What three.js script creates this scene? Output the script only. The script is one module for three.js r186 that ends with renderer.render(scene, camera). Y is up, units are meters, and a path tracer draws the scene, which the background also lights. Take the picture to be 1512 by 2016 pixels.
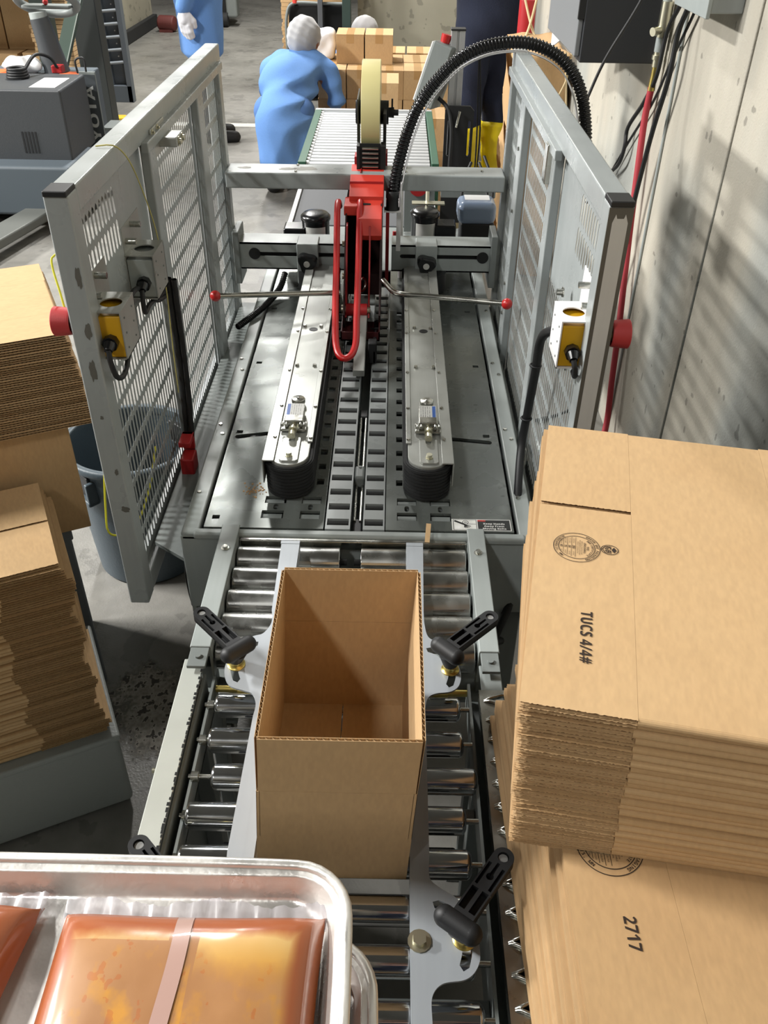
import * as THREE from 'three';
import { RoundedBoxGeometry } from 'three/addons/geometries/RoundedBoxGeometry.js';
import { mergeGeometries } from 'three/addons/utils/BufferGeometryUtils.js';
import { RectAreaLightUniformsLib } from 'three/addons/lights/RectAreaLightUniformsLib.js';

// ---------------------------------------------------------------- camera, lamps, exposure
const scene = new THREE.Scene();
const camera = new THREE.PerspectiveCamera(2 * Math.atan(1008 / 1708) * 180 / Math.PI, 1512 / 2016, 0.05, 60);
camera.position.set(0, 1.66, 0);
camera.up.set(-0.01879, 0.80162, -0.59754);
camera.lookAt(-0.00297, 1.66 - 0.59769, -0.80172);
scene.add(camera);
const renderer = new THREE.WebGLRenderer();
renderer.toneMapping = THREE.LinearToneMapping;
renderer.toneMappingExposure = 1.0;
renderer.shadowMap.enabled = true;
scene.background = new THREE.Color(0x000000);
RectAreaLightUniformsLib.init();
// ceiling fittings: [x, z, length along x, length along z, radiance]
const LAMPS = [
  [-1.9, 2.3, 0.35, 1.2, 70],
  [-1.6, -7.2, 0.35, 1.2, 250],
  [-4.2, -1.6, 0.35, 1.2, 400],
  [-9.5, -4.0, 1.2, 1.2, 640],
  [-1.6, -11.5, 0.35, 1.2, 130],
];
const LAMP_COLOR = [1.0, 0.985, 0.95], LAMP_Y = 4.55;

// ---------------------------------------------------------------- helpers
let seed = 7;
const rnd = () => { seed = (seed * 1664525 + 1013904223) >>> 0; return seed / 4294967296; };
const rr = (a, b) => a + (b - a) * rnd();
const V = (x, y, z) => new THREE.Vector3(x, y, z);
const lerp = (a, b, t) => a + (b - a) * t;
const clamp = (x, a, b) => Math.max(a, Math.min(b, x));
const D = Math.PI / 180;

function prep(g, keepUV) {
  if (g.index) g = g.toNonIndexed();
  for (const k of Object.keys(g.attributes)) if (!['position', 'normal', 'uv'].includes(k)) g.deleteAttribute(k);
  if (!g.attributes.normal) g.computeVertexNormals();
  if (!keepUV || !g.attributes.uv) {
    const p = g.attributes.position, n = p.count, uv = new Float32Array(n * 2);
    const a = V(0, 0, 0), b = V(0, 0, 0), c = V(0, 0, 0);
    for (let i = 0; i < n; i += 3) {
      a.fromBufferAttribute(p, i); b.fromBufferAttribute(p, i + 1); c.fromBufferAttribute(p, i + 2);
      b.sub(a); c.sub(a); b.cross(c);
      const X = Math.abs(b.x), Y = Math.abs(b.y), Z = Math.abs(b.z);
      for (let k = 0; k < 3; k++) {
        const x = p.getX(i + k), y = p.getY(i + k), z = p.getZ(i + k);
        let u, v;
        if (Y >= X && Y >= Z) { u = x; v = -z; } else if (X >= Z) { u = -z; v = y; } else { u = x; v = y; }
        uv[(i + k) * 2] = u; uv[(i + k) * 2 + 1] = v;
      }
    }
    g.setAttribute('uv', new THREE.BufferAttribute(uv, 2));
  }
  g.morphAttributes = {};
  return g;
}
const merge = (list, keepUV) => { const l = list.map((g) => prep(g, keepUV)); return l.length === 1 ? l[0] : mergeGeometries(l, false); };
// box by bounds, r = rounding of the edges
function bx(x0, x1, y0, y1, z0, z1, r = 0) {
  const w = Math.abs(x1 - x0), h = Math.abs(y1 - y0), d = Math.abs(z1 - z0);
  const g = r ? new RoundedBoxGeometry(w, h, d, 2, Math.min(r, w / 2.01, h / 2.01, d / 2.01)) : new THREE.BoxGeometry(w, h, d);
  return g.translate((x0 + x1) / 2, (y0 + y1) / 2, (z0 + z1) / 2);
}
function cyl(a, b, r, r2 = r, seg = 18, open = false) {
  const A = V(...a), B = V(...b), d = B.clone().sub(A), L = d.length();
  const g = new THREE.CylinderGeometry(r2, r, L, seg, 1, open);
  g.applyQuaternion(new THREE.Quaternion().setFromUnitVectors(V(0, 1, 0), d.normalize()));
  return g.translate((A.x + B.x) / 2, (A.y + B.y) / 2, (A.z + B.z) / 2);
}
// turned body: profile [[radius, distance along axis]...] from a in direction d
function lathe(a, d, prof, seg = 24) {
  const g = new THREE.LatheGeometry(prof.map(([r, y]) => new THREE.Vector2(Math.max(r, 1e-5), y)), seg);
  g.applyQuaternion(new THREE.Quaternion().setFromUnitVectors(V(0, 1, 0), V(...d).normalize()));
  return g.translate(...a);
}
const sph = (p, r, sx = 1, sy = 1, sz = 1, seg = 20) => new THREE.SphereGeometry(r, seg, Math.round(seg * 0.7)).scale(sx, sy, sz).translate(...p);
const curveOf = (pts, closed = false, tension = 0.5) => new THREE.CatmullRomCurve3(pts.map((p) => V(...p)), closed, 'centripetal', tension);
const tube = (pts, r, n = 60, rad = 8, closed = false) => new THREE.TubeGeometry(curveOf(pts, closed), n, r, rad, closed);
// bolt: hexagon head standing on p along direction d
function bolt(p, d, r = 0.006, h = 0.005) {
  const D1 = V(...d).normalize(), q = [p[0] + D1.x * h, p[1] + D1.y * h, p[2] + D1.z * h];
  return merge([cyl(p, q, r, r * 0.92, 6), cyl([p[0], p[1], p[2]], [p[0] + D1.x * h * 0.2, p[1] + D1.y * h * 0.2, p[2] + D1.z * h * 0.2], r * 1.5, r * 1.5, 14)]);
}
function shapeOf(pts, holes = []) {
  const s = new THREE.Shape(pts.map(([x, y]) => new THREE.Vector2(x, y)));
  for (const h of holes) s.holes.push(new THREE.Path(h.map(([x, y]) => new THREE.Vector2(x, y))));
  return s;
}
const extrude = (s, depth, bevel = 0) => new THREE.ExtrudeGeometry(s, bevel ? { depth: depth - 2 * bevel, bevelEnabled: true, bevelSize: bevel, bevelThickness: bevel, bevelOffset: -bevel, bevelSegments: 2, curveSegments: 10 } : { depth, bevelEnabled: false, curveSegments: 10 }).translate(0, 0, bevel);
// plan outline [[x, z]...] raised from y0 by h
const plan = (pts, y0, h, holes = [], bevel = 0) => extrude(shapeOf(pts.map(([x, z]) => [x, -z]), holes.map((q) => q.map(([x, z]) => [x, -z]))), h, bevel).rotateX(-Math.PI / 2).translate(0, y0, 0);
// side outline [[z, y]...] thickened from x0 by t
const side = (pts, x0, t, holes = [], bevel = 0) => extrude(shapeOf(pts.map(([z, y]) => [-z, y]), holes.map((q) => q.map(([z, y]) => [-z, y]))), t, bevel).rotateY(Math.PI / 2).translate(x0, 0, 0);
// front outline [[x, y]...] thickened towards -z from z1
const front = (pts, z1, t, holes = [], bevel = 0) => extrude(shapeOf(pts, holes), t, bevel).translate(0, 0, z1 - t);
const rect = (x0, x1, y0, y1) => [[x0, y0], [x1, y0], [x1, y1], [x0, y1]];
function slotPath(x0, y0, x1, y1, r, n = 4) {  // rounded slot from one end centre to the other
  const a = Math.atan2(y1 - y0, x1 - x0), out = [];
  for (let i = 0; i <= n; i++) { const t = a + Math.PI / 2 + Math.PI * i / n; out.push([x0 + r * Math.cos(t), y0 + r * Math.sin(t)]); }
  for (let i = 0; i <= n; i++) { const t = a - Math.PI / 2 + Math.PI * i / n; out.push([x1 + r * Math.cos(t), y1 + r * Math.sin(t)]); }
  return out;
}
// smooth closed outline through points
function smooth(pts, n = 6) {
  const c = new THREE.SplineCurve(pts.map(([x, y]) => new THREE.Vector2(x, y)));
  return c.getPoints(n * (pts.length - 1)).map((p) => [p.x, p.y]);
}

const taken = new Map(), offs = new WeakMap();
function numbered(name) {
  const n = taken.get(name) || 0; taken.set(name, n + 1);
  return n ? name + '_' + String(n).padStart(3, '0') : name;
}
// a thing: Group at its base. Unless local, the shapes of its parts are given in world coordinates.
function thing(name, label, category, base = [0, 0, 0], { group, turn = 0, local = false } = {}) {
  const o = new THREE.Group(); o.name = numbered(name); scene.add(o);
  o.position.set(...base); o.rotation.y = turn; o.userData = { label, category };
  if (group) o.userData.group = group;
  offs.set(o, local ? V(0, 0, 0) : V(...base));
  return o;
}
function part(parent, name, geos, mat, { label, keepUV = false, kind } = {}) {
  const g = merge(Array.isArray(geos) ? geos : [geos], keepUV), off = offs.get(parent) || V(0, 0, 0);
  g.translate(-off.x, -off.y, -off.z);
  const m = new THREE.Mesh(g, mat); m.name = name; m.castShadow = m.receiveShadow = true;
  if (label) m.userData.label = label;
  if (kind) m.userData.kind = kind;
  offs.set(m, off); parent.add(m);
  return m;
}
// a thing that is one mesh, in world coordinates
const parts = (parent, name, geos, mat, o) => geos.map((g) => part(parent, name, g, mat, o));
function single(name, label, category, geos, mat, { group, keepUV = false, kind } = {}) {
  const g = merge(Array.isArray(geos) ? geos : [geos], keepUV);
  g.computeBoundingBox(); const b = g.boundingBox, c = V((b.min.x + b.max.x) / 2, b.min.y, (b.min.z + b.max.z) / 2);
  g.translate(-c.x, -c.y, -c.z);
  const m = new THREE.Mesh(g, mat); m.name = numbered(name); m.castShadow = m.receiveShadow = true; m.position.copy(c);
  m.userData = { label, category }; if (group) m.userData.group = group; if (kind) m.userData.kind = kind;
  scene.add(m); return m;
}
function struct(name, geos, mat, keepUV = false) {
  const m = new THREE.Mesh(merge(Array.isArray(geos) ? geos : [geos], keepUV), mat);
  m.name = name; m.castShadow = m.receiveShadow = true; m.userData = { kind: 'structure' }; scene.add(m); return m;
}
function copyThing(o, label, group) {
  const c = o.clone(); c.name = numbered(o.name.replace(/_\d{3}$/, '')); scene.add(c);
  c.userData = { ...o.userData }; if (label) c.userData.label = label; if (group) c.userData.group = group;
  return c;
}
// plain name lists the label of a whole group

// signed distance figures: tapered capsules joined smoothly, meshed with surface nets
function capsule(p, a, b, ra, rb) {
  const bax = b[0] - a[0], bay = b[1] - a[1], baz = b[2] - a[2], pax = p[0] - a[0], pay = p[1] - a[1], paz = p[2] - a[2];
  const t = clamp((pax * bax + pay * bay + paz * baz) / (bax * bax + bay * bay + baz * baz + 1e-9), 0, 1);
  const dx = pax - bax * t, dy = pay - bay * t, dz = paz - baz * t;
  return Math.sqrt(dx * dx + dy * dy + dz * dz) - (ra + (rb - ra) * t);
}
const ellip = (p, c, r) => { const x = (p[0] - c[0]) / r[0], y = (p[1] - c[1]) / r[1], z = (p[2] - c[2]) / r[2], k = Math.sqrt(x * x + y * y + z * z); return (k - 1) * Math.min(r[0], r[1], r[2]); };
const smin = (a, b, k) => { const h = clamp(0.5 + 0.5 * (b - a) / k, 0, 1); return b + (a - b) * h - k * h * (1 - h); };
function blend(prims, k) {
  return (p) => { let d = 1e3; for (const q of prims) d = smin(d, q.length === 2 ? ellip(p, q[0], q[1]) : capsule(p, q[0], q[1], q[2], q[3]), k); return d; };
}
function nets(f, lo, hi, cell) {
  const n = [0, 1, 2].map((i) => Math.ceil((hi[i] - lo[i]) / cell) + 1), [nx, ny, nz] = n;
  const val = new Float32Array(nx * ny * nz), id = (i, j, k) => i + nx * (j + ny * k);
  for (let k = 0; k < nz; k++) for (let j = 0; j < ny; j++) for (let i = 0; i < nx; i++) val[id(i, j, k)] = f([lo[0] + i * cell, lo[1] + j * cell, lo[2] + k * cell]);
  const vert = new Int32Array(nx * ny * nz).fill(-1), pos = [], idx = [];
  for (let k = 0; k < nz - 1; k++) for (let j = 0; j < ny - 1; j++) for (let i = 0; i < nx - 1; i++) {
    let m = 0, sx = 0, sy = 0, sz = 0; const v = [];
    for (let c = 0; c < 8; c++) v.push(val[id(i + (c & 1), j + ((c >> 1) & 1), k + (c >> 2))]);
    for (let c = 0; c < 8; c++) for (const b of [1, 2, 4]) if (!(c & b)) {
      const e = c | b, A = v[c], B = v[e];
      if ((A < 0) !== (B < 0)) { const t = A / (A - B); sx += (c & 1) + (b === 1 ? t : 0); sy += ((c >> 1) & 1) + (b === 2 ? t : 0); sz += (c >> 2) + (b === 4 ? t : 0); m++; }
    }
    if (m) { vert[id(i, j, k)] = pos.length / 3; pos.push(lo[0] + (i + sx / m) * cell, lo[1] + (j + sy / m) * cell, lo[2] + (k + sz / m) * cell); }
  }
  const quad = (a, b, c, d, flip) => { if (a < 0 || b < 0 || c < 0 || d < 0) return; if (flip) idx.push(a, c, b, a, d, c); else idx.push(a, b, c, a, c, d); };
  for (let k = 1; k < nz - 1; k++) for (let j = 1; j < ny - 1; j++) for (let i = 1; i < nx - 1; i++) {
    const s = val[id(i, j, k)] < 0;
    if (s !== (val[id(i + 1, j, k)] < 0)) quad(vert[id(i, j - 1, k - 1)], vert[id(i, j, k - 1)], vert[id(i, j, k)], vert[id(i, j - 1, k)], !s);
    if (s !== (val[id(i, j + 1, k)] < 0)) quad(vert[id(i - 1, j, k - 1)], vert[id(i - 1, j, k)], vert[id(i, j, k)], vert[id(i, j, k - 1)], !s);
    if (s !== (val[id(i, j, k + 1)] < 0)) quad(vert[id(i - 1, j - 1, k)], vert[id(i, j - 1, k)], vert[id(i, j, k)], vert[id(i - 1, j, k)], !s);
  }
  const g = new THREE.BufferGeometry();
  g.setAttribute('position', new THREE.Float32BufferAttribute(pos, 3)); g.setIndex(idx); g.computeVertexNormals();
  return g;
}

// ---------------------------------------------------------------- textures
function hash2(x, y, s) { let h = Math.imul(x, 374761393) + Math.imul(y, 668265263) + Math.imul(s, 2147483647 - 974711); h = Math.imul(h ^ (h >>> 13), 1274126177); return ((h ^ (h >>> 16)) >>> 0) / 4294967296; }
function vnoise(x, y, px, py, s) {  // tiling value noise with periods px, py
  const xi = Math.floor(x), yi = Math.floor(y), fx = x - xi, fy = y - yi, u = fx * fx * (3 - 2 * fx), v = fy * fy * (3 - 2 * fy);
  const m = (a, n) => ((a % n) + n) % n, a = m(xi, px), b = m(xi + 1, px), c = m(yi, py), d = m(yi + 1, py);
  return lerp(lerp(hash2(a, c, s), hash2(b, c, s), u), lerp(hash2(a, d, s), hash2(b, d, s), u), v);
}
function fbm(u, v, fx, fy, oct, s) { let a = 0.5, t = 0, n = 0; for (let i = 0; i < oct; i++) { t += a * vnoise(u * fx, v * fy, fx, fy, s + i * 17); n += a; a *= 0.5; fx *= 2; fy *= 2; } return t / n; }
function tex(size, metres, f, srgb = true) {  // f(u, v) -> [r, g, b] 0..1 or a grey value
  const d = new Uint8Array(size * size * 4);
  for (let j = 0; j < size; j++) for (let i = 0; i < size; i++) {
    const c = f(i / size, j / size), o = (j * size + i) * 4;
    if (Array.isArray(c)) { d[o] = clamp(c[0], 0, 1) * 255; d[o + 1] = clamp(c[1], 0, 1) * 255; d[o + 2] = clamp(c[2], 0, 1) * 255; } else d[o] = d[o + 1] = d[o + 2] = clamp(c, 0, 1) * 255;
    d[o + 3] = 255;
  }
  const t = new THREE.DataTexture(d, size, size, THREE.RGBAFormat);
  t.wrapS = t.wrapT = THREE.RepeatWrapping; t.magFilter = THREE.LinearFilter; t.minFilter = THREE.LinearMipmapLinearFilter; t.generateMipmaps = true;
  t.repeat.set(1 / metres, 1 / metres); if (srgb) t.colorSpace = THREE.SRGBColorSpace; t.needsUpdate = true;
  return t;
}
function canvasTex(w, h, draw) {
  const c = document.createElement('canvas'); c.width = w; c.height = h; const g = c.getContext('2d'); draw(g, w, h);
  const t = new THREE.CanvasTexture(c); t.colorSpace = THREE.SRGBColorSpace; return t;
}
const hex = (h) => [(h >> 16 & 255) / 255, (h >> 8 & 255) / 255, (h & 255) / 255];
const tone = (h, k) => hex(h).map((c) => c * k);
const mixc = (a, b, t) => a.map((c, i) => lerp(c, b[i], t));
const std = (color, roughness = 0.6, metalness = 0, more = {}) => new THREE.MeshStandardMaterial({ color, roughness, metalness, ...more });
const phys = (o) => new THREE.MeshPhysicalMaterial(o);

const grain = tex(512, 0.25, (u, v) => fbm(u, v, 64, 64, 3, 3), false);
const paintMap = tex(512, 0.5, (u, v) => { const n = fbm(u, v, 6, 6, 5, 11), s = fbm(u, v, 90, 6, 2, 5); let k = 0.95 + 0.08 * (n - 0.5) + 0.03 * (s - 0.5); return [k, k * 1.0, k * 0.995]; });
const paintRough = tex(256, 0.5, (u, v) => 0.75 + 0.5 * (fbm(u, v, 10, 10, 4, 31) - 0.5), false);
const M = {};
M.grey = std(0xa4abaa, 0.5, 0, { map: paintMap, roughnessMap: paintRough });
M.greyLight = std(0xa0a6a7, 0.42, 0, { map: paintMap, roughnessMap: paintRough });
M.greyDark = std(0x7d8382, 0.5, 0, { map: paintMap });
M.deck = std(0x6f7471, 0.38, 0.4, { map: paintMap, roughnessMap: paintRough });
const brushed = tex(512, 0.3, (u, v) => 0.6 + 0.4 * fbm(u, v, 4, 160, 3, 41), false);
const scuffs = tex(512, 0.3, (u, v) => { const n = fbm(u, v, 8, 8, 5, 51); return clamp(0.45 + 0.9 * (n - 0.35), 0.25, 1); }, false);
M.steel = std(0xb9b9b2, 0.42, 1, { roughnessMap: scuffs });
M.plateSteel = std(0xaeb0ac, 0.45, 0.45, { map: paintMap, roughnessMap: paintRough });
M.chrome = std(0xd6d8da, 0.2, 1, { roughnessMap: scuffs });
M.roller = std(0xbfc0bd, 0.42, 1, { roughnessMap: scuffs });
M.zinc = std(0xd0cdb8, 0.35, 1);
M.brass = std(0xc9b56a, 0.35, 1);
M.black = std(0x17181a, 0.55);
M.blackGloss = std(0x101113, 0.25);
M.rubber = std(0x191a1b, 0.75, 0, { bumpMap: grain, bumpScale: 0.0004 });
M.dark = std(0x141515, 0.85);
M.red = phys({ color: 0xb8191a, roughness: 0.38, clearcoat: 0.4, clearcoatRoughness: 0.25 });
M.redOrange = std(0xc4372a, 0.5);
M.redPlastic = std(0xa51d20, 0.5);
M.yellow = std(0xc99a12, 0.5);
M.yellowPaint = std(0xd0a81f, 0.55);
M.white = std(0xdedede, 0.5);
M.alu = std(0xc9cbcd, 0.45, 0.8);
const kraftTex = (base, s) => tex(512, 0.42, (u, v) => {
  const n = fbm(u, v, 5, 5, 5, s), f = fbm(u, v, 120, 40, 2, s + 7), k = 0.965 + 0.05 * (n - 0.5) + 0.06 * (f - 0.5);
  return base.map((c, i) => c * k * (1 + (i - 1) * 0.02 * (n - 0.5)));
});
const kraft = [kraftTex(hex(0xc5a377), 61), kraftTex(hex(0xbd9a6e), 71), kraftTex(hex(0xcaa87c), 81)];
M.kraft = kraft.map((map) => std(0xffffff, 0.85, 0, { map, bumpMap: grain, bumpScale: 0.0001 }));
M.kraftEdge = std(0xb08a5e, 0.95);
M.core = std(0x735739, 0.95);

// ---------------------------------------------------------------- the room
const floorMap = tex(1024, 3.2, (u, v) => {
  const n = fbm(u, v, 4, 4, 6, 101), f = fbm(u, v, 90, 90, 3, 111), st = fbm(u, v, 12, 12, 4, 121), mk = fbm(u, v, 30, 30, 4, 131);
  let k = 0.86 + 0.2 * (n - 0.5) + 0.12 * (f - 0.5);
  if (st > 0.62) k *= 1 - 0.5 * (st - 0.62); if (mk > 0.66) k *= 0.9;
  return mixc(tone(0x8d8b85, k), tone(0x9b9892, k), clamp(2 * (st - 0.4), 0, 1));
});
const floorRough = tex(512, 3.2, (u, v) => 0.5 + 0.8 * (fbm(u, v, 10, 10, 5, 141) - 0.5), false);
M.floor = std(0xffffff, 0.75, 0, { map: floorMap, roughnessMap: floorRough, bumpMap: grain, bumpScale: 0.0004 });
const wallMap = tex(1024, 2.4, (u, v) => {
  const n = fbm(u, v, 3, 3, 6, 151), s = fbm(u, v, 26, 3, 4, 161), b = fbm(u, v, 7, 4, 4, 171), p = fbm(u, v, 70, 70, 2, 181);
  let k = 0.92 + 0.14 * (n - 0.5) + 0.15 * (s - 0.5);
  if (b > 0.52) k *= 1 - 0.42 * (b - 0.52); if (p > 0.86) k *= 0.8;
  return mixc(tone(0xbdb7a9, k), tone(0xaeb0aa, k), clamp(3 * (b - 0.4), 0, 1));
});
M.wall = std(0xffffff, 0.88, 0, { map: wallMap, bumpMap: grain, bumpScale: 0.0006 });
const wallBackMap = tex(512, 2.6, (u, v) => { const n = fbm(u, v, 5, 5, 6, 191), p = fbm(u, v, 40, 40, 3, 195); let k = 0.9 + 0.22 * (n - 0.5); if (p > 0.72) k *= 0.85; return tone(0xa8a391, k); });
M.wallBack = std(0xffffff, 0.9, 0, { map: wallBackMap });
M.wallPlain = std(0x4e4d4a, 0.9);
M.ceiling = std(0x5a5a58, 0.9);
M.groove = std(0x6d6a62, 0.95);
M.paintLine = std(0xc9c7bf, 0.7, 0, { map: paintMap });

struct('floor', bx(-14.2, 1.0, -0.2, 0, -18.2, 8.2), M.floor);
struct('ceiling', bx(-14.2, 1.0, 5.0, 5.2, -18.2, 8.2), M.ceiling);
struct('wall_right', [bx(0.8, 1.0, 0, 5, -18.2, -2.193, 0.004), bx(0.8, 1.0, 0, 5, -2.178, 8.2, 0.004)], M.wall);
struct('trim_1', bx(0.812, 0.99, 0, 5, -2.193, -2.178), M.groove);
struct('wall_back', bx(-0.33, 0.8, 0, 5, -18, -8.6), M.wallBack);
struct('wall_far', bx(-14.0, -0.33, 0, 5, -18.2, -18), M.wallPlain);
struct('wall_left', bx(-14.2, -14.0, 0, 5, -18.2, 8.2), M.wallPlain);
struct('wall_divider', bx(-6.0, -3.05, 0, 5, -12.4, -9.4), M.wallBack);
struct('baseboard_left', bx(-3.05, -2.99, 0, 0.13, -12.4, -9.4, 0.01), M.dark);
struct('wall_near', bx(-14.0, 0.8, 0, 5, 8.0, 8.2), M.wallPlain);
single('floor_stripe', 'white painted stripe across the concrete floor behind the left guard panel', 'floor marking', bx(-3.0, -0.7, 0.0005, 0.002, -7.35, -7.24), M.paintLine);

{ // ceiling fittings: housing, glowing diffuser and the light of the same size in front of it
  const housing = std(0xd8d8d4, 0.6), glow = std(0xffffff, 0.6, 0, { emissive: new THREE.Color().setRGB(...LAMP_COLOR), emissiveIntensity: 4 });
  for (const [x, z, w, d, e] of LAMPS) {
    const t = thing('ceiling_light', 'long white strip light hung under the ceiling', 'ceiling light', [x, LAMP_Y, z], { group: 'ceiling strip lights', local: true });
    part(t, 'housing', bx(-w / 2 - 0.02, w / 2 + 0.02, 0.03, 0.1, -d / 2 - 0.02, d / 2 + 0.02, 0.01), housing);
    part(t, 'diffuser', bx(-w / 2, w / 2, 0.012, 0.03, -d / 2, d / 2, 0.004), glow);
    for (const s of [-1, 1]) part(t, 'hanger', cyl([0, 0.1, s * d * 0.35], [0, 5 - LAMP_Y, s * d * 0.35], 0.006), housing);
    const l = new THREE.RectAreaLight(new THREE.Color().setRGB(...LAMP_COLOR), e, w, d);
    l.name = 'ceiling_light_glow'; l.position.set(0, 0.005, 0); l.rotation.x = -Math.PI / 2; l.castShadow = true; t.add(l);
  }
}

// ---------------------------------------------------------------- the case sealing machine
const TOP = 0.66;  // height of the bed
const sealer = thing('case_sealer', 'grey case sealing machine with red tape head, two side belts and slotted guard panels', 'packing machine', [-0.06, 0, -1.9]);
{
  // body under the bed
  for (const s of [-1, 1]) part(sealer, 'side_flange', s < 0 ? plan([[-0.452, -2.48], [-0.384, -2.48], [-0.384, -1.27], [-0.452, -1.32]], 0.585, 0.008) : plan([[0.281, -2.48], [0.303, -2.48], [0.303, -1.32], [0.281, -1.27]], 0.585, 0.008), M.greyDark);
  const body = part(sealer, 'machine_body', [bx(-0.386, -0.376, 0.44, 0.65, -2.6, -1.275, 0.003), bx(0.273, 0.283, 0.44, 0.65, -2.6, -1.275, 0.003), bx(-0.386, 0.283, 0.44, 0.65, -2.615, -2.6)], M.grey);
  part(body, 'front_plate', [bx(-0.386, 0.283, 0.47, 0.652, -1.29, -1.268, 0.004)], M.grey);
  part(body, 'bed_pan', bx(-0.376, 0.273, 0.56, 0.57, -2.6, -1.29), M.grey);
  part(body, 'front_lip', bx(-0.36, 0.26, 0.645, 0.661, -1.282, -1.262, 0.006), M.grey);
  for (const [x, z] of [[-0.36, -1.32], [0.255, -1.32], [-0.36, -2.54], [0.255, -2.54]]) {
    const l = part(sealer, 'leg', [bx(x - 0.022, x + 0.022, 0.1, 0.5, z - 0.022, z + 0.022, 0.004), bx(x - 0.03, x + 0.03, 0.09, 0.1, z - 0.03, z + 0.03)], M.greyDark);
    part(l, 'caster', [cyl([x - 0.012, 0.04, z], [x + 0.012, 0.04, z], 0.04, 0.04, 24), bx(x - 0.018, x - 0.014, 0.03, 0.09, z - 0.015, z + 0.015), bx(x + 0.014, x + 0.018, 0.03, 0.09, z - 0.015, z + 0.015)], M.steel);
  }
  // side sills between bed and guard panels
  for (const s of [-1, 1]) {
    const a = s < 0 ? -0.384 : 0.248, b = s < 0 ? -0.351 : 0.281;
    const sill = part(sealer, 'side_sill', [bx(a, b, 0.64, 0.657, -2.6, -1.268, 0.004)], M.grey);
    parts(sill, 'screw', [-1.4, -1.62, -1.66, -1.92, -1.98, -2.3].map((z, i) => cyl([lerp(a, b, 0.35 + 0.3 * (i % 2)), 0.656, z], [lerp(a, b, 0.35 + 0.3 * (i % 2)), 0.66, z], 0.005, 0.004, 10)), M.steel);
  }
  // bed plates with their openings
  const open = (x0, x1, z0, z1) => [[x0, z0], [x1, z0], [x1, z1], [x0, z1]];
  const holesL = [open(-0.24, -0.198, -1.34, -1.315), open(-0.166, -0.128, -1.34, -1.315), open(-0.238, -0.196, -1.387, -1.364), open(-0.166, -0.128, -1.387, -1.364)];
  const holesR = [open(0.02, 0.058, -1.34, -1.315), open(0.084, 0.124, -1.34, -1.315), open(0.02, 0.058, -1.387, -1.364), open(0.084, 0.124, -1.387, -1.364)];
  for (const [hx, list] of [[-0.215, holesL], [-0.148, holesL], [0.039, holesR], [0.104, holesR]]) list.push(slotPath(hx, -1.357, hx, -1.348, 0.0045).map(([a, b]) => [a, b]));
  for (let i = 0; i < 16; i++) { const z = -1.43 - i * 0.055; holesL.push(open(-0.142, -0.127, z - 0.02, z)); holesR.push(open(0.018, 0.031, z - 0.02, z)); }
  holesL.push(slotPath(-0.325, -1.606, -0.25, -1.624, 0.0075)); holesR.push(slotPath(0.13, -1.612, 0.218, -1.6, 0.0075));
  for (const z of [-1.31, -1.62, -1.95, -2.28]) { holesL.push(open(-0.332, -0.318, z - 0.012, z)); holesR.push(open(0.208, 0.222, z - 0.012, z)); }
  const bl = part(sealer, 'bed_plate', plan(open(-0.343, -0.1185, -2.58, -1.285), TOP - 0.006, 0.006, holesL), M.deck);
  const br = part(sealer, 'bed_plate', plan(open(-0.0015, 0.24, -2.58, -1.285), TOP - 0.006, 0.006, holesR), M.deck);
  for (const [p, c] of [[bl, [-0.219, -0.147]], [br, [0.039, 0.104]]]) for (const x of c) for (const z of [-1.328, -1.376])
    part(p, 'bed_roller', cyl([x - 0.018, TOP - 0.018, z], [x + 0.018, TOP - 0.018, z], 0.015, 0.015, 16), M.greyDark);
  // the two roller strips in the middle
  for (const [x0, x1] of [[-0.1155, -0.0685], [-0.0445, -0.0035]]) {
    const holes = [], zs = [];
    for (let i = 0; i < 22; i++) { let z = -1.297 - i * 0.0495; if (i > 5) z -= 0.024; zs.push(z); holes.push(open(x0 + 0.003, x1 - 0.003, z - 0.0205, z)); }
    const st = part(sealer, 'roller_strip', [plan(open(x0, x1, -2.45, -1.285), TOP - 0.006, 0.006, holes), bx(x0, x0 + 0.0015, 0.6, 0.654, -2.45, -1.285), bx(x1 - 0.0015, x1, 0.6, 0.654, -2.45, -1.285)], M.greyLight);
    for (const z of zs) part(st, 'bed_roller', cyl([x0 + 0.004, TOP - 0.0105, z - 0.01], [x1 - 0.004, TOP - 0.0105, z - 0.01], 0.0095, 0.0095, 14), M.dark);
  }
  // slide rods and block in the centre channel
  const ch = part(sealer, 'centre_channel', [bx(-0.0675, -0.0455, 0.6, 0.603, -2.45, -1.285)], M.greyDark);
  for (const x of [-0.0622, -0.0507]) part(ch, 'slide_rod', cyl([x, 0.64, -1.335], [x, 0.64, -1.74], 0.0032, 0.0032, 10), M.steel);
  part(ch, 'slide_block', [bx(-0.0672, -0.0457, 0.634, 0.662, -1.5, -1.455, 0.006), cyl([-0.056, 0.66, -1.492], [-0.056, 0.664, -1.492], 0.003)], M.greyDark);
  parts(ch, 'slide_stop', [bx(-0.066, -0.047, 0.603, 0.645, -1.76, -1.725, 0.003), bx(-0.066, -0.047, 0.603, 0.64, -1.345, -1.3, 0.003)], M.black);

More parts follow.
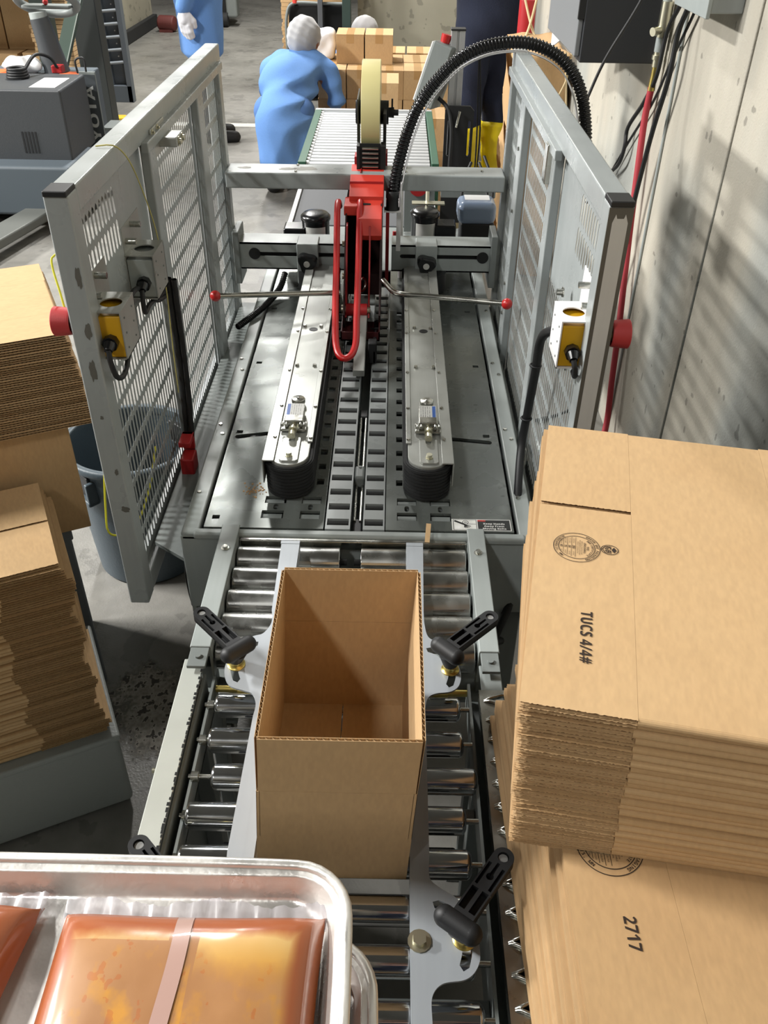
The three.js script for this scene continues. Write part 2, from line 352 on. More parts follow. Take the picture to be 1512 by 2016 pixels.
  // warning label at the front right of the bed
  const warn = canvasTex(512, 160, (g, w, h) => {
    g.fillStyle = '#e9e9e4'; g.fillRect(0, 0, w, h); g.fillStyle = '#141414'; g.fillRect(225, 8, 279, h - 16);
    g.fillStyle = '#b3261e'; g.fillRect(225, 8, 70, 22);
    g.fillStyle = '#f2f2ee'; g.font = 'bold 33px sans-serif'; g.textAlign = 'center';
    g.fillText('Keep Hands', 366, 72); g.fillText('Away From', 366, 106); g.fillText('Moving Belts', 366, 140);
    g.strokeStyle = '#1a1a1a'; g.lineWidth = 5; g.strokeRect(14, 8, 200, h - 16);
    g.beginPath(); g.arc(120, 44, 24, 0, 7); g.stroke(); g.beginPath(); g.arc(120, 44, 9, 0, 7); g.stroke(); g.beginPath(); g.moveTo(120, 68); g.lineTo(210, 68); g.stroke();
    g.lineWidth = 22; g.beginPath(); g.moveTo(24, 24); g.lineTo(112, 76); g.stroke(); g.lineWidth = 8;
    for (const [x, y] of [[108, 120], [122, 126], [138, 124], [152, 116], [164, 100]]) { g.beginPath(); g.moveTo(112, 74); g.lineTo(x, y); g.stroke(); }
    g.fillRect(22, 84, 60, 62); g.fillStyle = '#fff'; g.fillRect(30, 110, 24, 10); g.beginPath(); g.moveTo(54, 102); g.lineTo(74, 115); g.lineTo(54, 128); g.fill();
  });
  const wg = new THREE.PlaneGeometry(0.112, 0.035).rotateX(-Math.PI / 2).translate(0.18, TOP + 0.0006, -1.305);
  part(br, 'warning_label', wg, new THREE.MeshStandardMaterial({ map: warn, roughness: 0.35 }), { keepUV: true, label: 'peeling warning label with a hand and belt drawing and the words about moving belts' });
  // grime and scuffs on the bed are small flakes near the left belt
  const fl = []; for (let i = 0; i < 46; i++) { const x = -0.262 + 0.03 * (rnd() + rnd() - 1), z = -1.405 + 0.028 * (rnd() + rnd() - 1), r = rr(0.0008, 0.0028); fl.push(cyl([x, TOP, z], [x, TOP + 0.0012, z], r, r * 0.7, 5)); }
  part(bl, 'debris', fl, M.kraftEdge, { kind: 'stuff' });

  // ---- side belts
  for (const s of [-1, 1]) {
    const cx = s < 0 ? -0.192 : 0.0785, w = 0.0465, z0 = -1.42, z1 = -2.4, label = s < 0 ? 'left drive belt unit' : 'right drive belt unit';
    const stadium = (r, off = 0) => { const o = []; for (let i = 0; i <= 20; i++) { const a = Math.PI * i / 20; o.push([cx + r * Math.cos(a), z0 + off + r * Math.sin(a)]); } for (let i = 0; i <= 20; i++) { const a = Math.PI + Math.PI * i / 20; o.push([cx + r * Math.cos(a), z1 + r * Math.sin(a)]); } return o; };
    const ribs = []; for (let i = 0; i < 9; i++) { const y = 0.6645 + i * 0.0076; ribs.push(plan(stadium(w + (i === 8 ? 0.0015 : 0)), y, 0.0056, [stadium(w - 0.006)])); ribs.push(plan(stadium(w - 0.0012), y + 0.0056, 0.002, [stadium(w - 0.006)])); }
    const unit = part(sealer, 'belt_unit', plan(stadium(w - 0.0075), 0.668, 0.0705, [], 0.0015), M.plateSteel, { label });
    part(unit, 'drive_belt', ribs, M.rubber);
    const ox = s < 0 ? cx - w - 0.003 : cx + w + 0.003, ix = s < 0 ? cx + w : cx - w;   // outer and inner side
    part(unit, 'outer_flange', [bx(Math.min(ox, ox - s * 0.023), Math.max(ox, ox - s * 0.023), 0.7395, 0.7425, -2.4, -1.39, 0.001), bx(Math.min(ox, ox - s * 0.002), Math.max(ox, ox - s * 0.002), 0.69, 0.741, -2.4, -1.39)], M.plateSteel);
    part(unit, 'inner_flange', bx(Math.min(ix - s * -0.004, ix - s * -0.0145), Math.max(ix - s * -0.004, ix - s * -0.0145), 0.7385, 0.7415, -2.4, -1.462, 0.001), M.plateSteel);
    const mx = cx + (s < 0 ? 0.001 : 0.002);
    const tp = part(unit, 'tension_plate', [plan([[mx - 0.018, -1.395], [mx - 0.013, -1.39], [mx + 0.013, -1.39], [mx + 0.018, -1.395], [mx + 0.018, -1.475], [mx - 0.018, -1.475]], 0.7385, 0.004, [slotPath(mx, -1.462, mx, -1.47, 0.005)], 0.0008)], M.plateSteel);
    part(tp, 'socket_screw', [cyl([mx, 0.742, -1.408], [mx, 0.751, -1.408], 0.0058, 0.0058, 16), cyl([mx, 0.742, -1.408], [mx, 0.744, -1.408], 0.008, 0.008, 6)], M.zinc);
    part(tp, 'tension_bolt', [cyl([mx, 0.752, -1.515], [mx, 0.752, -1.462], 0.004, 0.004, 12), cyl([mx, 0.752, -1.492], [mx, 0.752, -1.484], 0.009, 0.009, 6), cyl([mx, 0.752, -1.475], [mx, 0.752, -1.463], 0.0075, 0.0075, 12)], M.zinc);
    const block = part(unit, 'tension_block', [bx(mx - 0.026, mx + 0.026, 0.7405, 0.747, -1.53, -1.498, 0.002), bx(mx - 0.019, mx + 0.019, 0.745, 0.761, -1.533, -1.508, 0.002), ...[-0.022, -0.014, 0.014, 0.022].map((d) => cyl([mx + d, 0.756, -1.505], [mx + d, 0.756, -1.497], 0.004, 0.004, 6))], M.steel);
    const lab = canvasTex(160, 192, (g, W, H) => { g.fillStyle = '#dcdcd8'; g.fillRect(0, 0, W, H); g.fillStyle = '#2c62b8'; if (s < 0) g.fillRect(0, 6, 32, H - 12); else g.fillRect(W - 36, 6, 32, H - 12); g.fillStyle = '#6a6a6a'; for (let k = 0; k < 5; k++) for (let j = 0; j < 30; j++) if (hash2(j, k, 9) > 0.3) g.fillRect((s < 0 ? 44 : 12) + k * 21, 10 + j * 5.8, 6, 4.4); });
    part(block, 'instruction_label', new THREE.PlaneGeometry(0.034, 0.046).rotateX(-Math.PI / 2 + 0.12).translate(mx, 0.7615, -1.549), new THREE.MeshStandardMaterial({ map: lab, roughness: 0.4 }), { keepUV: true, label: 'small white printed label with a blue stripe' });
    part(block, 'label_plate', bx(mx - 0.0175, mx + 0.0175, 0.742, 0.7575, -1.574, -1.523, 0.001), M.steel);
    part(unit, 'adjusting_knob', lathe([mx, 0.7405, -1.612], [0, 1, 0], [[0.013, 0], [0.013, 0.004], [0.0145, 0.005], [0.0145, 0.012], [0.013, 0.014], [0.004, 0.014], [0.003, 0.016], [0, 0.016]], 24), M.steel);
    part(unit, 'inspection_hole', cyl([mx + 0.002, 0.738, -1.985], [mx + 0.002, 0.7392, -1.985], 0.0105, 0.0105, 20), M.black);
    const sc = []; for (const z of [-1.475, -1.6, -1.76, -1.965, -2.1]) { sc.push(cyl([ox - s * 0.016, 0.742, z], [ox - s * 0.016, 0.7455, z], 0.0042, 0.0032, 10)); sc.push(cyl([ix + s * 0.009, 0.741, z], [ix + s * 0.009, 0.7445, z], 0.0042, 0.0032, 10)); }
    for (const z of [-1.79, -2.0]) { sc.push(cyl([mx - 0.02, 0.739, z], [mx - 0.02, 0.744, z], 0.005, 0.004, 10)); sc.push(cyl([mx + 0.02, 0.739, z], [mx + 0.02, 0.744, z], 0.005, 0.004, 10)); }
    parts(unit, 'screw', sc, M.steel);
    // clamp on the cross bar, with its three-lobed knob
    const kx = s < 0 ? -0.2375 : 0.0985;
    const cl = part(sealer, 'belt_clamp', [bx(kx - 0.0305, kx + 0.0305, 0.686, 0.802, -2.418, -2.4, 0.003), bx(kx - 0.0305, kx + 0.0305, 0.7965, 0.8035, -2.47, -2.4, 0.003)], M.grey);
    const lobes = []; for (let i = 0; i < 36; i++) { const a = i / 36 * 2 * Math.PI, r = 0.0255 + 0.004 * Math.cos(3 * (a + Math.PI / 2 + 0.2)); lobes.push([kx + r * Math.cos(a), 0.757 + r * Math.sin(a)]); }
    const kn = part(cl, 'clamp_knob', front(lobes, -2.368, 0.032, [], 0.005), M.blackGloss);
    part(kn, 'knob_cap', cyl([kx, 0.757, -2.37], [kx, 0.757, -2.3665], 0.0095, 0.0085, 20), std(0xb5b5b0, 0.5));
    part(sealer, 'belt_drum', [cyl([kx + (s < 0 ? 0.018 : 0.01), 0.672, -2.42], [kx + (s < 0 ? 0.018 : 0.01), 0.725, -2.42], 0.05, 0.05, 32)], M.black);
    // drive motor behind the cross bar
    const m = s < 0 ? [-0.2285, -2.6] : [0.0995, -2.65];
    const mot = part(sealer, 'drive_motor', [lathe([m[0], 0.67, m[1]], [0, 1, 0], [[0.041, 0], [0.041, 0.135], [0.0445, 0.14], [0.0445, 0.15], [0.036, 0.158], [0.02, 0.16], [0, 0.16]], 32), bx(m[0] - s * -0.03, m[0] + s * -0.095 * (s < 0 ? -1 : -1), 0.69, 0.79, m[1] - 0.035, m[1] + 0.035, 0.006)], M.blackGloss);
    part(mot, 'motor_label', new THREE.CylinderGeometry(0.0425, 0.0425, 0.048, 20, 1, true, -0.7, 1.5).translate(m[0], 0.772, m[1]), std(0xcfcfcb, 0.4, 0.3), { label: 'silver rating label around the motor' });
    parts(mot, 'motor_screw', [-0.018, 0.018].map((d) => cyl([m[0] + d, 0.738, m[1] + 0.036], [m[0] + d, 0.738, m[1] + 0.043], 0.0045, 0.0045, 8)), M.zinc);
  }

  // ---- cross bar and top beam between the guard panels
  const slotHole = (a, b, end) => { const o = slotPath(Math.min(a, b), 0.766, Math.max(a, b), 0.766, 0.006, 5); return end === undefined ? [o] : [o]; };
  const barL = part(sealer, 'cross_bar', [front([[-0.447, 0.722], [-0.112, 0.722], [-0.112, 0.798], [-0.447, 0.798]], -2.42, 0.004, slotHole(-0.385, -0.135)), bx(-0.447, -0.112, 0.794, 0.798, -2.5, -2.42), bx(-0.447, -0.112, 0.722, 0.726, -2.5, -2.42)], M.grey);
  part(barL, 'slot_end', cyl([-0.39, 0.767, -2.424], [-0.39, 0.767, -2.4185], 0.0165, 0.0165, 24), M.black);
  part(barL, 'slot_shade_backing', bx(-0.42, -0.115, 0.75, 0.785, -2.44, -2.436), M.black);  // black strip stands in for the shade inside the slot
  const barR = part(sealer, 'cross_bar', [front([[0.0, 0.722], [0.299, 0.722], [0.299, 0.798], [0.0, 0.798]], -2.42, 0.004, slotHole(0.03, 0.255)), bx(0.0, 0.299, 0.794, 0.798, -2.5, -2.42), bx(0.0, 0.299, 0.722, 0.726, -2.5, -2.42)], M.grey);
  part(barR, 'slot_end', cyl([0.26, 0.766, -2.424], [0.26, 0.766, -2.4185], 0.0165, 0.0165, 24), M.black);
  part(barR, 'slot_shade_backing', bx(0.02, 0.28, 0.75, 0.785, -2.44, -2.436), M.black);  // slot shade given as a black strip here too
  for (const [b, x] of [[barL, -0.447], [barR, 0.283]]) part(b, 'end_bracket', bx(x - 0.002, x + 0.016, 0.68, 0.83, -2.51, -2.41, 0.003), M.greyDark);
  const beam = part(sealer, 'top_beam', bx(-0.448, 0.299, 0.958, 1.0, -2.475, -2.385, 0.004), M.greyLight);
  parts(beam, 'beam_screw', [[-0.26, -2.4], [-0.26, -2.46], [0.035, -2.41], [0.035, -2.46], [0.24, -2.43]].map(([x, z]) => cyl([x, 1.0, z], [x, 1.004, z], 0.004, 0.003, 8)), M.steel);
  // bare metal where the paint of the beam has worn off
  const patch = (pts, y) => plan(pts, y, 0.0004);
  const ragged = (cx, cz, a, b, n = 18) => Array.from({ length: n }, (_, i) => { const t = i / n * 2 * Math.PI, k = rr(0.7, 1.2); return [cx + a * k * Math.cos(t), cz + b * k * Math.sin(t)]; });
  parts(beam, 'worn_patch', [patch(ragged(-0.235, -2.43, 0.03, 0.018), 1.0), patch(ragged(-0.285, -2.425, 0.022, 0.012), 1.0), patch(ragged(-0.4, -2.43, 0.018, 0.01), 1.0)], std(0x8e8d86, 0.6));

  // ---- tape head
  const head = part(sealer, 'tape_head', [
    side([[-2.45, 0.95], [-2.45, 0.7], [-2.1, 0.69], [-2.07, 0.74], [-2.2, 0.88], [-2.28, 0.955]], -0.03, 0.004),
    side([[-2.45, 0.95], [-2.45, 0.7], [-2.1, 0.69], [-2.07, 0.74], [-2.2, 0.88], [-2.28, 0.955]], -0.121, 0.004),
    bx(-0.117, -0.03, 0.7, 0.76, -2.44, -2.3), bx(-0.117, -0.03, 0.72, 0.94, -2.44, -2.41)], std(0x2a1212, 0.6));
  part(head, 'top_cover', [side([[-2.475, 0.94], [-2.475, 1.002], [-2.385, 0.999], [-2.3, 0.968], [-2.3, 0.94]], -0.113, 0.09, [], 0.002)], M.redOrange);
  part(head, 'cover_rib', [bx(-0.087, -0.085, 0.96, 1.0035, -2.46, -2.395), bx(-0.113, -0.025, 0.985, 0.992, -2.352, -2.349)], M.redPlastic);
  part(head, 'front_cover', [side([[-2.32, 0.965], [-2.225, 0.935], [-2.2, 0.9], [-2.21, 0.885], [-2.32, 0.9]], -0.086, 0.06, [], 0.002), bx(-0.125, -0.09, 0.93, 0.955, -2.34, -2.26, 0.003)], M.redOrange);
  // long red loop in front
  const loop = [[-0.141, 0.93, -2.34], [-0.1415, 0.953, -2.3], [-0.142, 0.948, -2.27], [-0.138, 0.86, -2.13], [-0.1335, 0.78, -1.975], [-0.127, 0.738, -1.892], [-0.118, 0.726, -1.867], [-0.106, 0.723, -1.86], [-0.0925, 0.727, -1.867], [-0.0825, 0.74, -1.89], [-0.0815, 0.782, -1.975], [-0.0825, 0.862, -2.13], [-0.084, 0.95, -2.27], [-0.084, 0.955, -2.3], [-0.083, 0.93, -2.34]];
  part(head, 'red_loop_guard', tube(loop, 0.0083, 140, 12), M.red);
  part(head, 'loop_grip', lathe([-0.088, 0.95, -2.285], [1, -0.05, 0], [[0.0045, 0], [0.0065, 0.01], [0.0065, 0.03], [0.001, 0.042]], 14), M.black);
  // arms, links and rollers inside the head
  parts(head, 'link_arm', [side([[-2.24, 0.92], [-2.21, 0.92], [-2.1, 0.72], [-2.13, 0.705]], -0.117, 0.004), side([[-2.24, 0.92], [-2.21, 0.92], [-2.1, 0.72], [-2.13, 0.705]], -0.058, 0.004)], M.redPlastic);
  parts(head, 'pivot_roller', [cyl([-0.115, 0.735, -2.115], [-0.094, 0.735, -2.115], 0.016, 0.016, 20), cyl([-0.078, 0.735, -2.115], [-0.06, 0.735, -2.115], 0.016, 0.016, 20)], M.redPlastic);
  parts(head, 'pivot_bolt', [cyl([-0.127, 0.737, -2.113], [-0.115, 0.737, -2.113], 0.011, 0.011, 6), cyl([-0.06, 0.735, -2.113], [-0.052, 0.735, -2.113], 0.011, 0.011, 6), cyl([-0.127, 0.8, -2.18], [-0.118, 0.8, -2.18], 0.008, 0.008, 6), cyl([-0.13, 0.86, -2.25], [-0.118, 0.86, -2.25], 0.008, 0.008, 6)], M.zinc);
  part(head, 'guide_ring', new THREE.TorusGeometry(0.017, 0.005, 10, 24).rotateY(Math.PI / 2 - 0.6).translate(-0.075, 0.785, -2.16), M.steel);
  part(head, 'base_channel', [bx(-0.125, -0.026, 0.688, 0.692, -2.14, -2.03), bx(-0.125, -0.122, 0.688, 0.715, -2.14, -2.03), bx(-0.029, -0.026, 0.688, 0.715, -2.14, -2.03), bx(-0.125, -0.026, 0.688, 0.712, -2.033, -2.03)], std(0x4a1a1c, 0.5));
  part(head, 'wipe_plate', [side([[-2.2, 0.705], [-1.87, 0.672], [-1.865, 0.69], [-2.0, 0.712], [-2.2, 0.74]], -0.0875, 0.028, [], 0.002)], M.plateSteel);
  part(head, 'knife_guard', [bx(-0.042, -0.034, 0.665, 0.7, -2.13, -1.95, 0.002), bx(-0.053, -0.032, 0.665, 0.72, -1.98, -1.95, 0.003), bx(-0.05, -0.02, 0.7, 0.703, -2.08, -2.074)], M.black);
  part(head, 'orange_mark', bx(-0.056, -0.037, 0.703, 0.706, -2.037, -2.033), std(0xe0491a, 0.5));
  // two arms with red ball knobs
  for (const [pts, ball, n] of [[[[-0.43, 0.807, -2.018], [-0.28, 0.797, -2.06], [-0.13, 0.787, -2.1]], [-0.43, 0.807, -2.018], 'left'], [[[0.28, 0.818, -1.976], [0.1, 0.808, -2.035], [0.03, 0.803, -2.06], [0.008, 0.8, -2.08], [-0.02, 0.81, -2.13]], [0.28, 0.818, -1.976], 'right']]) {
    const arm = part(sealer, 'crank_arm', tube(pts, 0.0068, 40, 12), M.steel, { label: n + ' steel arm with a ball knob' });
    part(arm, 'ball_knob', sph(ball, 0.0135), M.red, { label: 'red ball knob' });
  }
  // tape roll holder behind the beam
  const hold = part(sealer, 'tape_holder', [bx(-0.0985, -0.0945, 0.95, 1.165, -2.62, -2.478, 0.001), bx(-0.0285, -0.0205, 0.95, 1.13, -2.58, -2.478, 0.001), bx(-0.098, -0.09, 1.0005, 1.06, -2.48, -2.43), bx(-0.034, -0.0205, 1.0005, 1.06, -2.48, -2.43), cyl([-0.105, 1.115, -2.57], [-0.015, 1.115, -2.57], 0.03, 0.03, 24)], M.black);
  part(hold, 'wing_nut', [cyl([-0.0205, 1.115, -2.57], [0.0, 1.115, -2.57], 0.012, 0.014, 12), cyl([0.0, 1.115, -2.57], [0.012, 1.115, -2.57], 0.008, 0.008, 12), bx(-0.008, -0.003, 1.125, 1.15, -2.573, -2.567, 0.001)], M.black);
  part(hold, 'guide_plate', bx(-0.09, -0.034, 1.001, 1.066, -2.437, -2.434), M.dark);
  parts(hold, 'tape_guide_roller', Array.from({ length: 5 }, (_, i) => cyl([-0.083, 1.008 + i * 0.0115, -2.43], [-0.04, 1.008 + i * 0.0115, -2.43], 0.0035, 0.0035, 10)), M.steel);
  parts(hold, 'red_side_plate', [bx(-0.106, -0.1, 0.93, 1.02, -2.53, -2.48), bx(-0.022, -0.016, 0.93, 1.03, -2.53, -2.48)], M.redPlastic);
  // bracket and ribbed conduit arching over the right guard panel
  const br2 = part(sealer, 'conduit_bracket', [bx(-0.022, 0.024, 0.918, 0.921, -2.37, -2.33), bx(0.021, 0.024, 0.918, 0.99, -2.385, -2.34), bx(0.012, 0.024, 0.8, 0.918, -2.372, -2.369)], M.white);
  const arch = [[0.0, 0.922, -2.352], [0.002, 0.955, -2.36], [0.008, 1.0, -2.37], [0.018, 1.045, -2.38], [0.036, 1.108, -2.39], [0.062, 1.168, -2.4], [0.107, 1.225, -2.42], [0.156, 1.269, -2.43], [0.217, 1.297, -2.44], [0.278, 1.309, -2.44], [0.341, 1.307, -2.44], [0.4, 1.287, -2.43], [0.443, 1.254, -2.42], [0.474, 1.204, -2.41], [0.492, 1.144, -2.4], [0.5, 1.09, -2.39], [0.5, 1.02, -2.38], [0.49, 0.93, -2.38]];
  const conduit = (pts, r, pitch) => { const c = curveOf(pts), L = c.getLength(), n = Math.round(L / pitch), list = [new THREE.TubeGeometry(c, 160, r * 0.86, 10)]; for (let i = 0; i < n; i++) { const t = (i + 0.5) / n, p = c.getPointAt(t), d = c.getTangentAt(t); list.push(new THREE.TorusGeometry(r * 0.88, pitch * 0.3, 5, 16).applyQuaternion(new THREE.Quaternion().setFromUnitVectors(V(0, 0, 1), d)).translate(p.x, p.y, p.z)); } return list; };
  part(sealer, 'ribbed_conduit', conduit(arch, 0.0155, 0.0088), M.blackGloss, { label: 'black ribbed conduit arching over the machine' });
  part(br2, 'conduit_gland', lathe([0, 0.917, -2.351], [0, 1, 0], [[0.021, 0], [0.021, 0.004], [0.017, 0.006], [0.0155, 0.03], [0.0175, 0.034], [0.0175, 0.05], [0.012, 0.052]], 24), M.black);
  // pale flat guide strip under the conduit
  { const c = curveOf(arch), n = 90, pos = [], idx = []; for (let i = 0; i <= n; i++) { const t = i / n, p = c.getPointAt(t), d = c.getTangentAt(t), out = V(-d.y, d.x, 0).normalize(); if (out.dot(V(p.x - 0.26, p.y - 0.95, 0)) < 0) out.negate(); const q = p.clone().addScaledVector(out, -0.0185); for (const [a, b] of [[-0.012, 0], [0.012, 0], [0.012, -0.003], [-0.012, -0.003]]) pos.push(q.x + out.x * b, q.y + out.y * b, q.z + a); if (i < n) for (let k = 0; k < 4; k++) { const A = i * 4 + k, B = i * 4 + (k + 1) % 4; idx.push(A, A + 4, B, B, A + 4, B + 4); } } const g = new THREE.BufferGeometry(); g.setAttribute('position', new THREE.Float32BufferAttribute(pos, 3)); g.setIndex(idx); g.computeVertexNormals(); part(sealer, 'guide_strip', g, M.white, { label: 'pale flat strip under the conduit' }); }
  part(sealer, 'side_conduit', conduit([[-0.303, 0.72, -2.4], [-0.315, 0.69, -2.37], [-0.34, 0.672, -2.31], [-0.375, 0.668, -2.22], [-0.41, 0.66, -2.16]], 0.0085, 0.006), M.blackGloss);
  // pneumatic filter unit and boxes behind the right cross bar
  const fil = part(sealer, 'pneumatic_unit', [bx(0.213, 0.32, 0.67, 0.77, -2.79, -2.71, 0.01)], M.black);
  part(fil, 'filter_bowl', bx(0.203, 0.322, 0.765, 0.832, -2.8, -2.7, 0.02), phys({ color: 0x7f90aa, roughness: 0.3, clearcoat: 0.5 }), { label: 'pale blue plastic cover' });
  part(fil, 'white_sticker', bx(0.225, 0.302, 0.8318, 0.833, -2.785, -2.735), M.white);
  parts(fil, 'air_hose', [tube([[0.215, 0.82, -2.78], [0.23, 0.87, -2.85], [0.25, 0.9, -2.9]], 0.005, 16), tube([[0.3, 0.82, -2.78], [0.29, 0.87, -2.85], [0.275, 0.9, -2.9]], 0.005, 16), tube([[0.31, 0.8, -2.75], [0.315, 0.86, -2.83], [0.29, 0.92, -2.9]], 0.005, 16)], M.black);
  part(sealer, 'rear_plate', [bx(0.04, 0.14, 0.66, 0.86, -2.95, -2.94), bx(0.16, 0.34, 0.78, 0.82, -2.96, -2.93)], M.greyDark);
  part(sealer, 'red_emblem_plate', cyl([0.085, 0.81, -2.94], [0.085, 0.81, -2.935], 0.03, 0.03, 24), M.redPlastic);
  part(sealer, 'lift_screw', [cyl([0.108, 0.75, -2.7], [0.108, 0.86, -2.74], 0.006, 0.006, 12), bx(0.06, 0.16, 0.828, 0.832, -2.72, -2.69)], M.zinc);
  part(sealer, 'upright_tube', [cyl([0.028, 0.66, -2.53], [0.022, 0.93, -2.56], 0.008, 0.008, 12)], M.white);
  part(sealer, 'spring_column', [bx(-0.018, -0.008, 0.66, 0.9, -2.52, -2.5), cyl([0.008, 0.7, -2.52], [0.008, 0.8, -2.53], 0.006, 0.006, 10)], M.redPlastic);
  // rear of the bed
  part(sealer, 'rear_bed', [bx(-0.36, 0.26, 0.6, 0.655, -3.0, -2.6, 0.003)], M.greyDark);
}

// ---- the two guard panels with slotted sheets
function guardPanel(s) {
  const inner = s < 0 ? -0.451 : 0.301, outer = inner + s * 0.036, a = Math.min(inner, outer), b = Math.max(inner, outer), mat = M.greyLight;
  const pan = part(sealer, 'guard_panel', bx(a, b, 1.252, 1.29, -2.485, -1.261, 0.003), mat, { label: s < 0 ? 'left slotted guard panel' : 'right slotted guard panel' });
  const post = (z0, z1, y0 = 0.522, y1 = 1.289) => part(pan, 'post', bx(a, b, y0, y1, z0, z1, 0.003), mat);
  part(pan, 'bottom_rail', bx(a, b, 0.522, 0.565, -2.447, -1.262, 0.003), mat);
  const p0 = post(-1.262, -1.222, 0.52, 1.2855); post(-2.485, -2.447, 0.522, 1.253);
  const rib = (z0, z1) => part(pan, 'rib', bx(s < 0 ? inner - 0.012 : inner - 0.006, s < 0 ? inner + 0.006 : inner + 0.012, 0.56, 1.255, z0, z1, 0.003), mat);
  rib(-1.7, -1.655); rib(-2.19, -2.12);
  part(pan, 'rail_lip', bx(s < 0 ? inner - 0.002 : inner - 0.012, s < 0 ? inner + 0.012 : inner + 0.002, 1.238, 1.256, -2.44, -1.63, 0.002), mat);
  const capm = M.black;
  part(p0, 'end_cap', bx(a + 0.001, b - 0.001, 1.284, 1.2925, -1.262, -1.219, 0.002), capm, { label: 'black plastic end cap' });
  // slotted sheets, one per bay
  const P = 0.0545, W2 = 0.0056, H2 = 0.018;
  const bay = (z0, z1, keep) => {
    const holes = [];
    for (let r = 0; r < 12; r++) { const y = 0.608 + r * P; for (let z = z0 - 0.018; z > z1 + 0.012; z -= 0.0182) if (keep(y, z)) holes.push(slotPath(z, y - H2, z, y + H2, W2, 2)); }
    part(pan, 'slotted_sheet', side([[z0, 0.56], [z1, 0.56], [z1, 1.255], [z0, 1.255]], s < 0 ? inner - 0.0145 : inner + 0.0139, 0.0006, holes), mat);
  };
  bay(-1.262, -1.66, (y, z) => (y > 1.12 ? z > -1.48 && z < -1.275 : y < 1.02));
  bay(-1.695, -2.13, (y, z) => z < -1.715 && z > -2.112);
  bay(-2.18, -2.45, (y, z) => z < -2.205 && z > -2.435);
  return { pan, inner, p0 };
}
const GL = guardPanel(-1), GR = guardPanel(1);
{
  // worn front face of the right post and chipped paint on the left one
  part(GR.p0, 'worn_face', front([[0.3075, 0.6], [0.3305, 0.6], [0.3305, 1.262], [0.326, 1.274], [0.324, 1.268], [0.3145, 1.268], [0.3125, 1.274], [0.3085, 1.262]], -1.2212, 0.0006), std(0xcbcbc9, 0.5, 0, { map: paintMap }));
  part(GR.p0, 'dark_frame', [bx(0.302, 0.3365, 0.6, 1.283, -1.2226, -1.2216)], std(0x57544d, 0.6));
  const chip = std(0x5c5b55, 0.6);
  for (const [x, y, w, h] of [[-0.459, 1.168, 0.005, 0.02], [-0.461, 1.083, 0.006, 0.014], [-0.4665, 1.015, 0.007, 0.02], [-0.468, 0.93, 0.003, 0.004], [-0.462, 0.823, 0.004, 0.007], [-0.46, 0.744, 0.008, 0.007]]) {
    const pts = Array.from({ length: 16 }, (_, i) => { const t = i / 16 * 2 * Math.PI, k = rr(0.65, 1.1); return [x + w * k * Math.cos(t), y + h * k * Math.sin(t)]; });
    part(GL.p0, 'paint_chip', front(pts, -1.2214, 0.0005), chip);
  }
  // interlock boxes and emergency stop stations
  const station = (s, z0, y0, yellowFace, name) => {
    const inner = s < 0 ? GL.inner : GR.inner, sx = -s; // sx: towards the machine
    const X = (d) => inner + sx * d, bxs = (d0, d1, ...r) => bx(Math.min(X(d0), X(d1)), Math.max(X(d0), X(d1)), ...r);
    const shell = s < 0 ? M.plateSteel : M.white, pan = s < 0 ? GL.pan : GR.pan;
    const st = part(pan, 'stop_station', [bxs(0.034, 0.036, y0, y0 + 0.078, z0 - 0.08, z0), bxs(-0.014, 0.036, y0, y0 + 0.002, z0 - 0.08, z0), bxs(-0.017, -0.013, y0 - 0.025, y0 + 0.125, z0 - 0.12, z0 - 0.004), bxs(-0.014, 0.036, y0 + 0.002, y0 + 0.078, z0 - 0.08, z0 - 0.078)], shell, { label: name });
    const lid = shapeOf(rect(Math.min(X(-0.014), X(0.036)), Math.max(X(-0.014), X(0.036)), -z0, -z0 + 0.08).map(([x, y]) => [x, y]), [Array.from({ length: 28 }, (_, i) => [X(0.012) + 0.0175 * Math.cos(i / 28 * 2 * Math.PI), -z0 + 0.038 + 0.0175 * Math.sin(i / 28 * 2 * Math.PI)])]);
    part(st, 'lid', extrude(lid, 0.002).rotateX(-Math.PI / 2).translate(0, y0 + 0.078, 0), shell);
    part(st, 'switch_box', bxs(-0.0125, 0.0335, y0 + 0.0025, y0 + 0.071, z0 - 0.0775, z0 - 0.003, 0.002), yellowFace ? M.yellow : M.grey, yellowFace ? { label: 'yellow switch box' } : {});
    const gx = X(0.014), gy = y0 + 0.03;
    part(st, 'cable_gland', [cyl([gx, gy, z0 - 0.003], [gx, gy, z0 + 0.01], 0.0125, 0.0125, 8), cyl([gx, gy, z0 + 0.009], [gx, gy - 0.005, z0 + 0.021], 0.01, 0.0065, 14)], M.blackGloss);
    parts(st, 'mounting_bolt', [[y0 + 0.098, z0 - 0.02], [y0 + 0.115, z0 - 0.06], [y0 - 0.01, z0 - 0.05]].map(([y, z]) => cyl([X(-0.013), y, z], [X(0.006), y, z], 0.0055, 0.0055, 6)), M.steel);
    part(st, 'shell_screw', [0.015, 0.04, 0.065].flatMap((d) => [cyl([X(0.036), y0 + d, z0 - 0.015], [X(0.0372), y0 + d, z0 - 0.015], 0.0018, 0.0018, 8), cyl([X(0.036), y0 + d, z0 - 0.06], [X(0.0372), y0 + d, z0 - 0.06], 0.0018, 0.0018, 8)]), M.greyDark, { kind: 'stuff' });
    return { gx, gy, st, X };
  };
  const a = station(-1, -1.245, 1.024, true, 'left emergency stop station'), b = station(-1, -1.47, 1.03, false, 'left interlock station'), c = station(1, -1.25, 1.02, true, 'right emergency stop station');
  const cable = (p, pts, r = 0.0045) => part(p, 'cable', tube(pts, r, 60, 10), M.black);
